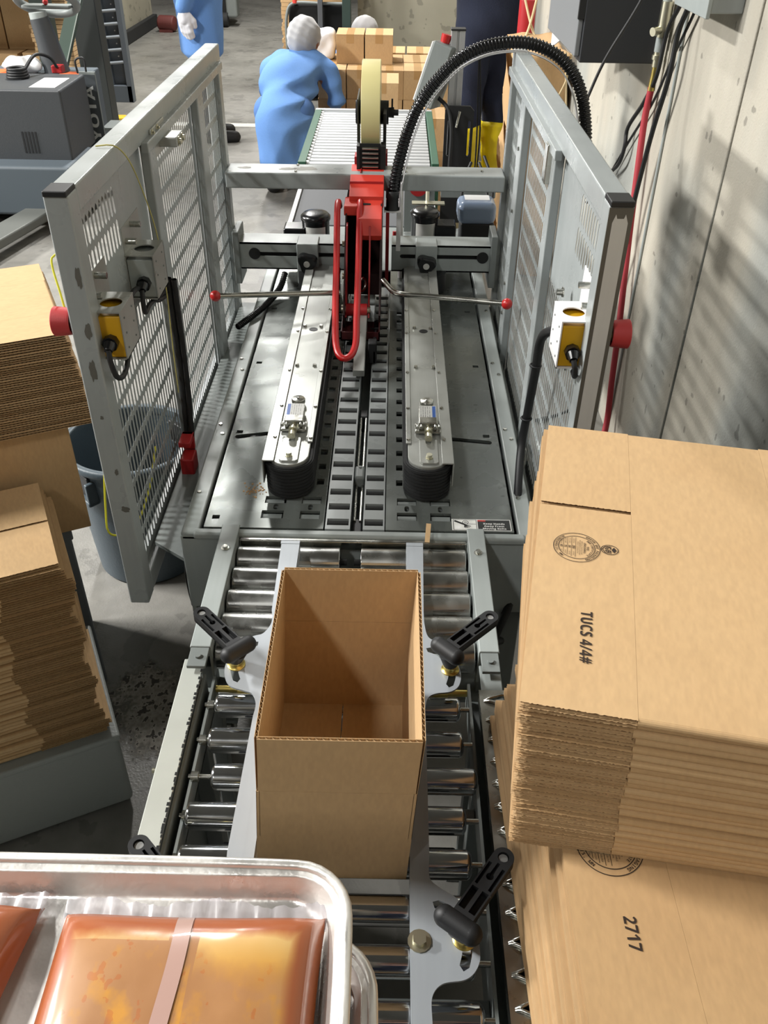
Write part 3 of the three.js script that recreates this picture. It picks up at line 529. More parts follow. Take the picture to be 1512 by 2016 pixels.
  cable(a.st, [[a.gx, a.gy - 0.004, -1.226], [a.gx + 0.001, a.gy - 0.02, -1.222], [a.gx + 0.002, a.gy - 0.055, -1.235], [a.gx, a.gy - 0.073, -1.28], [a.gx - 0.002, a.gy - 0.05, -1.335], [a.gx - 0.004, a.gy - 0.01, -1.36], [a.gx - 0.004, a.gy + 0.012, -1.39], [a.gx - 0.006, a.gy + 0.005, -1.45], [-0.444, 0.99, -1.56], [-0.444, 0.97, -1.635]]);
  cable(b.st, [[b.gx, b.gy - 0.004, -1.45], [b.gx, b.gy - 0.02, -1.446], [b.gx - 0.004, b.gy - 0.05, -1.46], [b.gx - 0.01, b.gy - 0.06, -1.52], [-0.444, 0.98, -1.635]]);
  cable(c.st, [[c.gx, c.gy - 0.004, -1.23], [c.gx + 0.003, c.gy - 0.016, -1.226], [c.gx + 0.007, c.gy - 0.035, -1.235], [c.gx + 0.009, c.gy - 0.04, -1.26]]);
  // mushroom buttons on the outer sides
  const ribbed = (p, d, k) => lathe(p, d, Array.from({ length: 22 }, (_, i) => { const t = i / 21; return [t > 0.97 ? 0.014 : (0.0195 + 0.0035 * Math.sqrt(t)) * (1 + (i % 2 ? 0 : -0.05)) * k, 0.004 + 0.029 * t]; }).concat([[0, 0.0335]]), 28);
  const eL = part(a.st, 'stop_button', ribbed([-0.487, 1.088, -1.245], [-1, 0, 0], 1.0), std(0xb5383a, 0.55), { label: 'red mushroom stop button' });
  part(eL, 'button_stem', cyl([-0.486, 1.088, -1.245], [-0.494, 1.088, -1.245], 0.011), M.zinc);
  const eR = part(c.st, 'stop_button', ribbed([0.337, 1.084, -1.245], [1, 0, 0], 1.0), std(0xb5383a, 0.55), { label: 'red mushroom stop button' });
  part(eR, 'button_stem', cyl([0.336, 1.084, -1.245], [0.345, 1.084, -1.245], 0.011), M.zinc);
  // cables running down the middle ribs
  parts(GL.pan, 'cable_run', [tube([[-0.441, 1.0, -1.645], [-0.442, 0.9, -1.648], [-0.441, 0.78, -1.65], [-0.444, 0.7, -1.645], [-0.444, 0.6, -1.622], [-0.44, 0.5, -1.53], [-0.43, 0.4, -1.43], [-0.405, 0.34, -1.385], [-0.38, 0.335, -1.365]], 0.0075, 80), tube([[-0.428, 1.0, -1.64], [-0.43, 0.8, -1.645], [-0.432, 0.66, -1.63], [-0.43, 0.54, -1.57], [-0.425, 0.45, -1.45], [-0.4, 0.37, -1.37], [-0.385, 0.34, -1.36]], 0.006, 80)], M.black);
  part(GR.pan, 'cable_run', [tube([[0.285, 1.05, -1.315], [0.277, 1.02, -1.39], [0.272, 0.98, -1.44], [0.275, 0.9, -1.47], [0.276, 0.8, -1.5], [0.272, 0.72, -1.5], [0.262, 0.66, -1.42], [0.258, 0.58, -1.34], [0.25, 0.5, -1.28], [0.225, 0.44, -1.245], [0.22, 0.41, -1.25], [0.24, 0.38, -1.28]], 0.0085, 100)], M.black);
  parts(GR.pan, 'cable_tie', [[0.273, 0.915, -1.466], [0.275, 0.78, -1.502], [0.259, 0.59, -1.348]].map((p) => new THREE.TorusGeometry(0.01, 0.002, 6, 16).rotateX(Math.PI / 2).translate(...p)), M.black);
  // interlock switch with a red cover at the foot of the left panel
  const sw = part(GL.pan, 'interlock_switch', [bx(-0.447, -0.418, 0.575, 0.63, -1.6, -1.555, 0.004), bx(-0.447, -0.422, 0.63, 0.668, -1.61, -1.598, 0.002), bx(-0.447, -0.422, 0.656, 0.668, -1.61, -1.562, 0.002)], M.redPlastic, { label: 'red interlock switch' });
  part(sw, 'switch_body', bx(-0.444, -0.421, 0.548, 0.578, -1.594, -1.56, 0.004), M.black);
  // latch bracket at the top of the left panel, hinge bolts on the right one
  const la = part(GL.pan, 'latch_bracket', [bx(-0.449, -0.412, 1.222, 1.24, -1.8, -1.74, 0.003), bx(-0.452, -0.447, 1.21, 1.264, -1.8, -1.69, 0.002)], M.plateSteel);
  parts(la, 'latch_bolt', [bolt([-0.447, 1.255, -1.7], [1, 0, 0]), bolt([-0.447, 1.255, -1.74], [1, 0, 0]), bolt([-0.412, 1.23, -1.755], [1, 0, 0]), bolt([-0.412, 1.23, -1.785], [1, 0, 0])], M.zinc);
  part(GR.pan, 'hinge', bx(0.285, 0.3, 1.18, 1.25, -1.72, -1.69, 0.002), M.steel); part(GR.pan, 'hinge', bx(0.285, 0.3, 0.57, 0.65, -1.62, -1.59, 0.002), M.steel);
  parts(GR.pan, 'hinge_bolt', [...[[1.24, -1.73], [1.222, -1.705], [1.2, -1.73], [1.19, -1.71]].map(([y, z]) => bolt([0.3, y, z], [-1, 0, 0], 0.006, 0.012)), ...[[0.64, -1.63], [0.61, -1.61], [0.58, -1.6]].map(([y, z]) => bolt([0.3, y, z], [-1, 0, 0], 0.006, 0.012)), ...[[1.07, -1.44], [1.05, -1.42], [0.985, -1.33]].map(([y, z]) => bolt([0.3, y, z], [-1, 0, 0], 0.006, 0.012)), ...[1.13, 0.985, 0.8, 0.72].map((y) => bolt([0.297, y, -2.15], [-1, 0, 0], 0.005, 0.006))], M.steel);
}

single('tape_roll', 'large pale yellow roll of packing tape above the red tape head', 'tape roll', [lathe([-0.087, 1.115, -2.57], [1, 0, 0], [[0.04, 0], [0.128, 0], [0.13, 0.001], [0.13, 0.049], [0.128, 0.05], [0.04, 0.05], [0.04, 0]], 72)], phys({ color: 0xd6cd94, roughness: 0.35, clearcoat: 0.3 }));

// ---------------------------------------------------------------- infeed conveyors
{
  const c = thing('infeed_conveyor', 'short grey infeed conveyor with four wide steel rollers before the sealer bed', 'conveyor', [-0.065, 0, -1.12]);
  for (const [a, b] of [[-0.306, -0.273], [0.15, 0.182]]) {
    const r = part(c, 'side_rail', [bx(a, b, 0.664, 0.67, -1.282, -0.965, 0.002), bx(a, a + 0.004, 0.6, 0.668, -1.258, -0.965), bx(b - 0.004, b, 0.6, 0.668, -1.258, -0.965)], M.grey);
    parts(r, 'rail_bolt', [-1.21, -1.03].map((z) => bolt([(a + b) / 2, 0.67, z], [0, 1, 0], 0.005, 0.006)), M.steel);
    part(r, 'rail_bracket', [bx(a + 0.002, b - 0.002, 0.662, 0.668, -0.965, -0.925, 0.001), cyl([(a + b) / 2, 0.667, -0.945], [(a + b) / 2, 0.672, -0.945], 0.005, 0.005, 10)], M.greyDark);
  }
  part(c, 'cross_plate', [bx(-0.272, 0.15, 0.636, 0.656, -1.262, -1.252, 0.003)], M.steel);
  for (const z of [-1.222, -1.163, -1.104, -1.045, -0.99]) {
    const spans = z < -1.2 ? [[-0.27, -0.083], [-0.046, 0.146]] : [[-0.27, 0.146]];
    for (const [a, b] of spans) {
      const r = part(c, 'steel_roller', lathe([a, 0.632, z], [1, 0, 0], [[0.012, 0], [0.025, 0], [0.0268, 0.002], [0.0268, b - a - 0.002], [0.025, b - a], [0.012, b - a]], 36), M.roller);
      part(r, 'roller_axle', cyl([a - 0.012, 0.632, z], [b + 0.012, 0.632, z], 0.006, 0.006, 6), M.dark);
    }
  }
  part(c, 'under_tray', bx(-0.3, 0.178, 0.545, 0.55, -1.255, -0.97), M.greyDark);
  for (const [x, z] of [[-0.29, -1.0], [0.166, -1.0]]) part(c, 'leg', [bx(x - 0.012, x + 0.012, 0.01, 0.6, z - 0.012, z + 0.012, 0.002), bx(x - 0.03, x + 0.03, 0, 0.01, z - 0.03, z + 0.03)], M.greyDark);
}
{
  const c = thing('roller_conveyor', 'roller conveyor with thin chrome rollers running under the open carton', 'conveyor', [-0.065, 0, -0.5]);
  const worn = tex(512, 0.4, (u, v) => { const k = 0.95 + 0.08 * (fbm(u, v, 8, 8, 4, 301) - 0.5); return tone(0xb9bdb6, k); });
  const railM = std(0xffffff, 0.5, 0, { map: worn });
  const rl = part(c, 'side_rail', [bx(-0.314, -0.282, 0.648, 0.652, -0.955, -0.1, 0.0015), bx(-0.314, -0.311, 0.56, 0.65, -0.955, -0.1)], railM);
  part(rl, 'inner_channel', [bx(-0.281, -0.277, 0.6, 0.645, -0.93, -0.1), bx(-0.266, -0.262, 0.6, 0.64, -0.93, -0.1), bx(-0.281, -0.262, 0.6, 0.604, -0.93, -0.1)], M.greyDark);
  parts(rl, 'rail_bolt', [cyl([-0.324, 0.63, -0.76], [-0.313, 0.63, -0.76], 0.004, 0.004, 8), cyl([-0.28, 0.65, -0.565], [-0.262, 0.66, -0.57], 0.004, 0.004, 8), bolt([-0.285, 0.652, -0.555], [0, 1, 0])], M.zinc);
  // frayed edge of the worn paint on the left rail
  const fr = []; for (let z = -0.95; z < -0.12; z += 0.008) { const w = rr(0.0005, 0.004); fr.push(bx(-0.282 - w, -0.2815, 0.6519, 0.6524, z, z + rr(0.004, 0.008))); }
  part(rl, 'worn_edge', fr, M.dark, { kind: 'stuff' });
  const rrl = part(c, 'side_rail', [bx(0.15, 0.183, 0.646, 0.65, -0.955, -0.1, 0.0015), bx(0.18, 0.183, 0.56, 0.648, -0.955, -0.1)], M.grey);
  part(rrl, 'inner_channel', [bx(0.13, 0.134, 0.6, 0.645, -0.92, -0.1), bx(0.134, 0.15, 0.6, 0.604, -0.92, -0.1)], M.greyDark);
  const ends = [[-0.871, -0.252, 0.116], [-0.806, -0.251, 0.117], [-0.743, -0.236, 0.132], [-0.681, -0.259, 0.113], [-0.618, -0.257, 0.116], [-0.556, -0.254, 0.118], [-0.494, -0.25, 0.112], [-0.432, -0.256, 0.118], [-0.37, -0.252, 0.114], [-0.308, -0.252, 0.114], [-0.246, -0.252, 0.114]];
  for (const [z, a, b] of ends) {
    const L = b - a;
    const r = part(c, 'chrome_roller', lathe([a, 0.6415, z], [1, 0, 0], [[0.004, 0], [0.012, 0], [0.016, 0.002], [0.0185, 0.006], [0.0185, L - 0.006], [0.016, L - 0.002], [0.012, L], [0.004, L]], 32), M.chrome);
    parts(r, 'spindle', [cyl([-0.268, 0.6415, z], [a, 0.6415, z], 0.004, 0.004, 6), cyl([b, 0.6415, z], [0.132, 0.6415, z], 0.004, 0.004, 6), cyl([-0.264, 0.6415, z], [Math.min(-0.254, a - 0.001), 0.6415, z], 0.0075, 0.0075, 12)], M.steel);
  }
  part(c, 'threaded_rod', [cyl([-0.26, 0.63, -0.914], [0.13, 0.63, -0.914], 0.0055, 0.0055, 10), cyl([-0.225, 0.63, -0.914], [-0.205, 0.63, -0.914], 0.013, 0.013, 6), cyl([-0.2, 0.63, -0.914], [-0.196, 0.63, -0.914], 0.013, 0.013, 16), cyl([-0.195, 0.63, -0.914], [0.1, 0.63, -0.914], 0.0105, 0.0105, 6)], M.brass);
  for (const z of [-0.713, -0.585, -0.46, -0.4]) part(c, 'cross_member', bx(-0.262, 0.13, 0.598, 0.61, z - 0.009, z + 0.009, 0.002), z === -0.713 ? M.plateSteel : M.greyDark);
  part(c, 'pusher_bracket', [-0.84, -0.775, -0.65].flatMap((z) => [bx(-0.21, -0.16, 0.585, 0.615, z - 0.012, z + 0.012, 0.003), cyl([-0.185, 0.615, z], [-0.185, 0.622, z], 0.011, 0.011, 16), bx(0.05, 0.1, 0.585, 0.612, z - 0.012, z + 0.012, 0.003)]), M.black);
  parts(c, 'added_shade_skirt', [bx(-0.311, -0.308, 0.12, 0.56, -0.955, -0.1), bx(0.18, 0.183, 0.12, 0.56, -0.955, -0.1)], M.greyDark);  // unseen plates added to keep light from under the rollers
  for (const [x, z] of [[-0.295, -0.9], [0.166, -0.9], [-0.295, -0.15], [0.166, -0.15]]) part(c, 'leg', [bx(x - 0.014, x + 0.014, 0.01, 0.57, z - 0.014, z + 0.014, 0.002), bx(x - 0.03, x + 0.03, 0, 0.01, z - 0.03, z + 0.03)], M.greyDark);
}
// ---------------------------------------------------------------- carton guides with clamping levers
function arcSlot(pts, r) {
  const c = new THREE.SplineCurve(pts.map(([x, y]) => new THREE.Vector2(x, y))), n = 18, L = [], R = [];
  for (let i = 0; i <= n; i++) { const p = c.getPoint(i / n), t = c.getTangent(i / n); L.push([p.x - t.y * r, p.y + t.x * r]); R.push([p.x + t.y * r, p.y - t.x * r]); }
  const a0 = pts[0], b0 = pts[pts.length - 1], tb = c.getTangent(1), ta = c.getTangent(0);
  return [...L, [b0[0] + tb.x * r, b0[1] + tb.y * r], ...R.reverse(), [a0[0] - ta.x * r, a0[1] - ta.y * r]];
}
M.guide = std(0xa3a9b0, 0.42, 0.15, { map: paintMap });
function lever(parent, hub, dir, slotPt) {
  const l = Math.hypot(...dir), dx = dir[0] / l, dz = dir[1] / l, px = -dz, pz = dx, y = 0.737;
  const at = (a, b, h) => [hub[0] + dx * a + px * b, y + h, hub[1] + dz * a + pz * b];
  const xz = (a, b) => { const p = at(a, b, 0); return [p[0], p[2]]; };
  const col = part(parent, 'lever_handle', [cyl([slotPt[0], 0.705, slotPt[1]], at(0, 0, -0.004), 0.0115, 0.0125, 18), cyl(at(0, -0.017, 0.0), at(0, 0.017, 0.0), 0.0125, 0.0125, 20), sph(at(0, -0.017, 0), 0.0125), sph(at(0, 0.017, 0), 0.0125)], M.black, { label: 'black plastic clamping lever' });
  part(col, 'brass_collar', lathe([slotPt[0], 0.691, slotPt[1]], [0, 1, 0], [[0.0135, 0], [0.0135, 0.002], [0.0098, 0.0025], [0.0098, 0.007], [0.0115, 0.008], [0.0115, 0.014], [0.008, 0.015]], 24), M.brass);
  const out = [], hw = 0.0125, L = 0.096; for (let i = 0; i <= 14; i++) { const a = -Math.PI / 2 + Math.PI * i / 14; out.push(xz(L + hw * Math.cos(a), hw * Math.sin(a))); } out.push(xz(0.006, hw), xz(0.006, -hw));
  const pocket = (a0, a1, b0, b1) => [xz(a0, b0), xz(a1, b0), xz(a1, b1), xz(a0, b1)];
  const ring = Array.from({ length: 20 }, (_, i) => xz(L + 0.0065 * Math.cos(i / 20 * 2 * Math.PI), 0.0065 * Math.sin(i / 20 * 2 * Math.PI)));
  const keyhole = [...Array.from({ length: 13 }, (_, i) => { const a = 0.5 + (2 * Math.PI - 1) * i / 12; return xz(0.066 + 0.0045 * Math.cos(a), 0.0045 * Math.sin(a)); }), xz(0.086, -0.0016), xz(0.086, 0.0016)];
  part(col, 'lever_arm', [plan(out, y - 0.006, 0.013, [pocket(0.016, 0.046, -0.0105, -0.0025), pocket(0.016, 0.046, 0.0025, 0.0105), pocket(0.05, 0.082, -0.0105, -0.0068), pocket(0.05, 0.082, 0.0068, 0.0105), keyhole, ring]), plan(out, y - 0.0065, 0.004)], M.black);
  part(col, 'arm_cap', cyl(at(L, 0, -0.004), at(L, 0, 0.004), 0.0055, 0.0055, 16), std(0x8a8a88, 0.6), { label: 'grey rivet' });
}
{
  const earL = [[-0.183, -1.03], [-0.18, -1.0], [-0.19, -0.976], [-0.206, -0.968], [-0.226, -0.948], [-0.2375, -0.914], [-0.2365, -0.887], [-0.225, -0.866], [-0.203, -0.857], [-0.19, -0.851], [-0.183, -0.832], [-0.184, -0.81]];
  const ear2L = [[-0.187, -0.6], [-0.187, -0.57], [-0.203, -0.556], [-0.222, -0.543], [-0.237, -0.51], [-0.241, -0.482], [-0.236, -0.464], [-0.222, -0.453], [-0.197, -0.448], [-0.187, -0.434], [-0.187, -0.41]];
  const L = thing('guide_plate', 'grey steel guide plate with slotted ears along the left side of the open carton', 'conveyor guide', [-0.17, 0.688, -0.8]);
  const outL = [[-0.186, -1.206], ...smooth(earL), ...smooth(ear2L), [-0.187, -0.2], [-0.1535, -0.2], [-0.1535, -1.206]];
  const sl = [[-0.199, -0.953], [-0.214, -0.938], [-0.223, -0.917], [-0.2235, -0.897], [-0.217, -0.878]];
  part(L, 'plate', plan(outL, 0.688, 0.003, [arcSlot(sl, 0.0055), arcSlot(sl.map(([x, z]) => [x - 0.003, z + 0.406]), 0.0055)]), M.guide);
  part(L, 'flange', [bx(-0.1555, -0.1535, 0.669, 0.69, -1.206, -0.2), bx(-0.187, -0.1535, 0.69, 0.6915, -1.209, -1.2)], M.guide);
  lever(L, [-0.213, -0.895], [-0.07, -0.074], [-0.222, -0.908]);
  lever(L, [-0.214, -0.505], [-0.07, -0.072], [-0.225, -0.51]);
  const earR = [[0.063, -1.03], [0.064, -1.0], [0.07, -0.973], [0.09, -0.96], [0.107, -0.933], [0.1155, -0.901], [0.112, -0.876], [0.099, -0.863], [0.078, -0.859], [0.066, -0.851], [0.061, -0.832], [0.061, -0.81]];
  const ear2R = [[0.06, -0.6], [0.06, -0.57], [0.075, -0.556], [0.094, -0.542], [0.109, -0.51], [0.1135, -0.482], [0.108, -0.464], [0.095, -0.453], [0.07, -0.448], [0.0585, -0.434], [0.058, -0.41]];
  const R = thing('guide_plate', 'grey steel guide plate with slotted ears between the open carton and the flat carton stack', 'conveyor guide', [0.05, 0.688, -0.8]);
  const outR = [[0.036, -1.206], [0.036, -0.2], [0.057, -0.2], ...smooth(ear2R).reverse(), ...smooth(earR).reverse(), [0.066, -1.206]];
  const sr = [[0.07, -0.947], [0.086, -0.938], [0.1, -0.916], [0.1025, -0.895], [0.098, -0.876]];
  part(R, 'plate', plan(outR, 0.688, 0.003, [arcSlot(sr, 0.0055), arcSlot(sr.map(([x, z]) => [x - 0.003, z + 0.409]), 0.0055)]), M.guide);
  part(R, 'flange', [bx(0.036, 0.038, 0.669, 0.69, -1.206, -0.2), bx(0.036, 0.066, 0.69, 0.6915, -1.209, -1.2)], M.guide);
  part(R, 'hex_bolt', bolt([0.046, 0.691, -0.494], [0, 1, 0], 0.009, 0.007), M.zinc);
  lever(R, [0.093, -0.9], [0.07, -0.07], [0.1, -0.906]);
  lever(R, [0.086, -0.489], [0.058, -0.08], [0.0965, -0.497]);
  for (const [t, x] of [[L, -0.205], [R, 0.085]]) part(t, 'support_post', [-0.93, -0.52].map((z) => bx(x - 0.012, x + 0.012, 0.662, 0.688, z - 0.012, z + 0.012, 0.002)), M.greyDark);
}

// ---------------------------------------------------------------- corrugated board
// board lying flat: u along +x, v along -z, flutes along u (the waves show at the left and right edges)
function liner(u0, u1, v0, v1, y0, th, rag, n = 64) {
  if (!rag) return bx(u0, u1, y0, y0 + th, -v1, -v0);
  const pts = []; for (let i = 0; i <= n; i++) pts.push([lerp(u0, u1, i / n), v0 + rr(-rag, rag)]); pts.push([u1, v1], [u0, v1]);
  return extrude(shapeOf(pts), th).rotateX(-Math.PI / 2).translate(0, y0, 0);
}
let cores = [];
function flatBoard(u0, u1, v0, v1, y0, t = 0.004, rag = 0, pitch = 0.0075) {
  const pos = [], n = Math.max(2, Math.round((v1 - v0) / pitch)) * 2, a = y0 + 0.0004, b = y0 + t - 0.0004, i0 = 0.0012;
  const P = (i) => [lerp(v0 + 0.0022, v1 - 0.004, i / n), i % 2 ? b : a];
  for (let i = 0; i < n; i++) { const [va, ya] = P(i), [vb, yb] = P(i + 1); pos.push(u0 + i0, ya, -va, u1 - i0, ya, -va, u1 - i0, yb, -vb, u0 + i0, ya, -va, u1 - i0, yb, -vb, u0 + i0, yb, -vb); }
  const g = new THREE.BufferGeometry(); g.setAttribute('position', new THREE.Float32BufferAttribute(pos, 3)); g.computeVertexNormals();
  cores.push(g); return [liner(u0, u1, v0, v1, y0, 0.0004, rag), liner(u0, u1, v0, v1, y0 + t - 0.0004, 0.0004, rag)];
}
// a knocked-down carton: two layers, fold at v = 0 along the panel, loose flaps at both sides
function flatCarton(name, label, cat, mat, { flap = 0.104, depth = 0.164, len = 0.492, slot = 0.312, top = false, group } = {}) {
  const t = thing(name, label, cat, [0, 0, 0], { local: true, group }), H = depth + 2 * flap, T = 0.004, rag = 0.0006; cores = [];
  const fold = (v, s) => { const o = []; for (let i = 0; i <= 8; i++) { const a = -Math.PI / 2 + Math.PI * i / 8; o.push([-v + s * 0.0046 * Math.cos(a), 0.0046 + 0.0046 * Math.sin(a)]); } return side(o, flap, depth); };
  part(t, 'panel', [...flatBoard(flap, flap + depth, 0.004, len - 0.004, 0, T), ...flatBoard(flap, flap + depth, 0.004, len - 0.004, 0.0052, T), fold(0.0046, 1), fold(len - 0.0046, -1)], mat);
  for (const [a, b] of [[0, flap - 0.0002], [flap + depth + 0.0002, H]]) {
    if (top) {
      part(t, 'flap', [...flatBoard(a, b, 0.001, slot - 0.003, 0.0052, T, rag)], mat);
      part(t, 'flap', [...flatBoard(a, b, slot + 0.003, len - 0.001, 0.0052, T, rag)], mat);
      part(t, 'flap', [...flatBoard(a, b, 0.0, len - 0.001, 0, T, rag)], mat);
    } else part(t, 'flap', [...flatBoard(a, b, 0.0, len - 0.001, 0.0, T, rag), ...flatBoard(a, b, rr(0, 0.003), len - 0.001, 0.0052, T, rag)], mat);
  }
  part(t, 'fluting', cores, M.core, { label: 'brown corrugated fluting inside the board' });
  return t;
}
const ORD = ['first', 'second', 'third', 'fourth', 'fifth', 'sixth', 'seventh', 'eighth', 'ninth', 'tenth', 'eleventh', 'twelfth', 'thirteenth', 'fourteenth', 'fifteenth', 'sixteenth', 'seventeenth', 'eighteenth', 'nineteenth'], TENS = ['', '', 'twent', 'thirt', 'fort'];
const ordinal = (n) => n < 20 ? ORD[n - 1] : n % 10 ? TENS[Math.floor(n / 10)] + 'y-' + ORD[n % 10 - 1] : TENS[n / 10] + 'ieth';
const PT = 0.0094;  // pitch of a stack of flat cartons
// print on board: a transparent ink sheet laid on the top face; x runs towards the near end, y to the right
function print(parent, uc, vc, w, h, y, draw, px = 512) {
  const map = canvasTex(px, Math.round(px * h / w), (g, W, Hh) => { g.clearRect(0, 0, W, Hh); g.fillStyle = g.strokeStyle = '#2a1d14'; draw(g, W, Hh); });
  const g = new THREE.PlaneGeometry(w, h); g.applyMatrix4(new THREE.Matrix4().makeBasis(V(0, 0, 1), V(1, 0, 0), V(0, 1, 0))).translate(uc, y, -vc);
  return part(parent, 'printed_mark', g, new THREE.MeshStandardMaterial({ map, transparent: true, roughness: 0.85 }), { keepUV: true });
}
function stamp(g, W) {
  const c = W / 2; g.lineWidth = W * 0.014;
  g.beginPath(); g.arc(c, c, c * 0.97, 0, 7); g.stroke(); g.beginPath(); g.arc(c, c, c * 0.76, 0, 7); g.stroke();
  const ring = (s, a0, a1, r, flip, f) => { g.font = 'bold ' + W * f + 'px sans-serif'; g.textAlign = 'center'; g.textBaseline = 'middle'; for (let i = 0; i < s.length; i++) { const a = lerp(a0, a1, (i + 0.5) / s.length); g.save(); g.translate(c + r * Math.cos(a), c + r * Math.sin(a)); g.rotate(a + (flip ? -Math.PI / 2 : Math.PI / 2)); g.fillText(s[i], 0, 0); g.restore(); } };
  ring('GREEN BAY PACKAGING', -Math.PI * 0.86, -Math.PI * 0.14, c * 0.865, false, 0.075);
  ring('MINNEAPOLIS, MN', Math.PI * 0.78, Math.PI * 0.22, c * 0.865, true, 0.07);
  ring('BOX CERTIFICATE', -Math.PI * 0.78, -Math.PI * 0.22, c * 0.66, false, 0.065);
  g.font = 'bold ' + W * 0.06 + 'px sans-serif'; g.textAlign = 'center'; g.textBaseline = 'middle';
  g.fillText('THIS', c, W * 0.27); g.fillText('SINGLEWALL', c, W * 0.335);
  g.font = W * 0.036 + 'px sans-serif'; ['MEETS ALL CONSTRUCTION', 'REQUIREMENTS OF APPLICABLE', 'FREIGHT CLASSIFICATION'].forEach((s, i) => g.fillText(s, c, W * (0.395 + 0.042 * i)));
  const rows = [['BURSTING', '200', 'LBS PER'], ['MIN COMB', '84', 'LBS PER'], ['SIZE LIMIT', '75', 'INCHES'], ['GROSS WT', '65', 'LBS']];
  rows.forEach((r, i) => { const y = W * (0.565 + 0.085 * i), hw = c * [0.66, 0.66, 0.58, 0.45][i]; g.fillRect(c - hw, y - W * 0.044, 2 * hw, W * 0.007); g.font = W * 0.034 + 'px sans-serif'; g.fillText(r[0], c - hw * 0.62, y); g.fillText(r[2], c + hw * 0.65, y); g.font = 'bold ' + W * 0.07 + 'px sans-serif'; g.fillText(r[1], c, y); });
}
const condensed = (g, s, W, Hh, sx) => { g.save(); g.translate(W / 2, Hh / 2); g.font = 'bold ' + Hh * 1.02 + 'px sans-serif'; g.textAlign = 'center'; g.textBaseline = 'middle'; const w = g.measureText(s).width; g.scale(W * 0.96 / w, 1.25); g.fillText(s, 0, 0); g.restore(); };

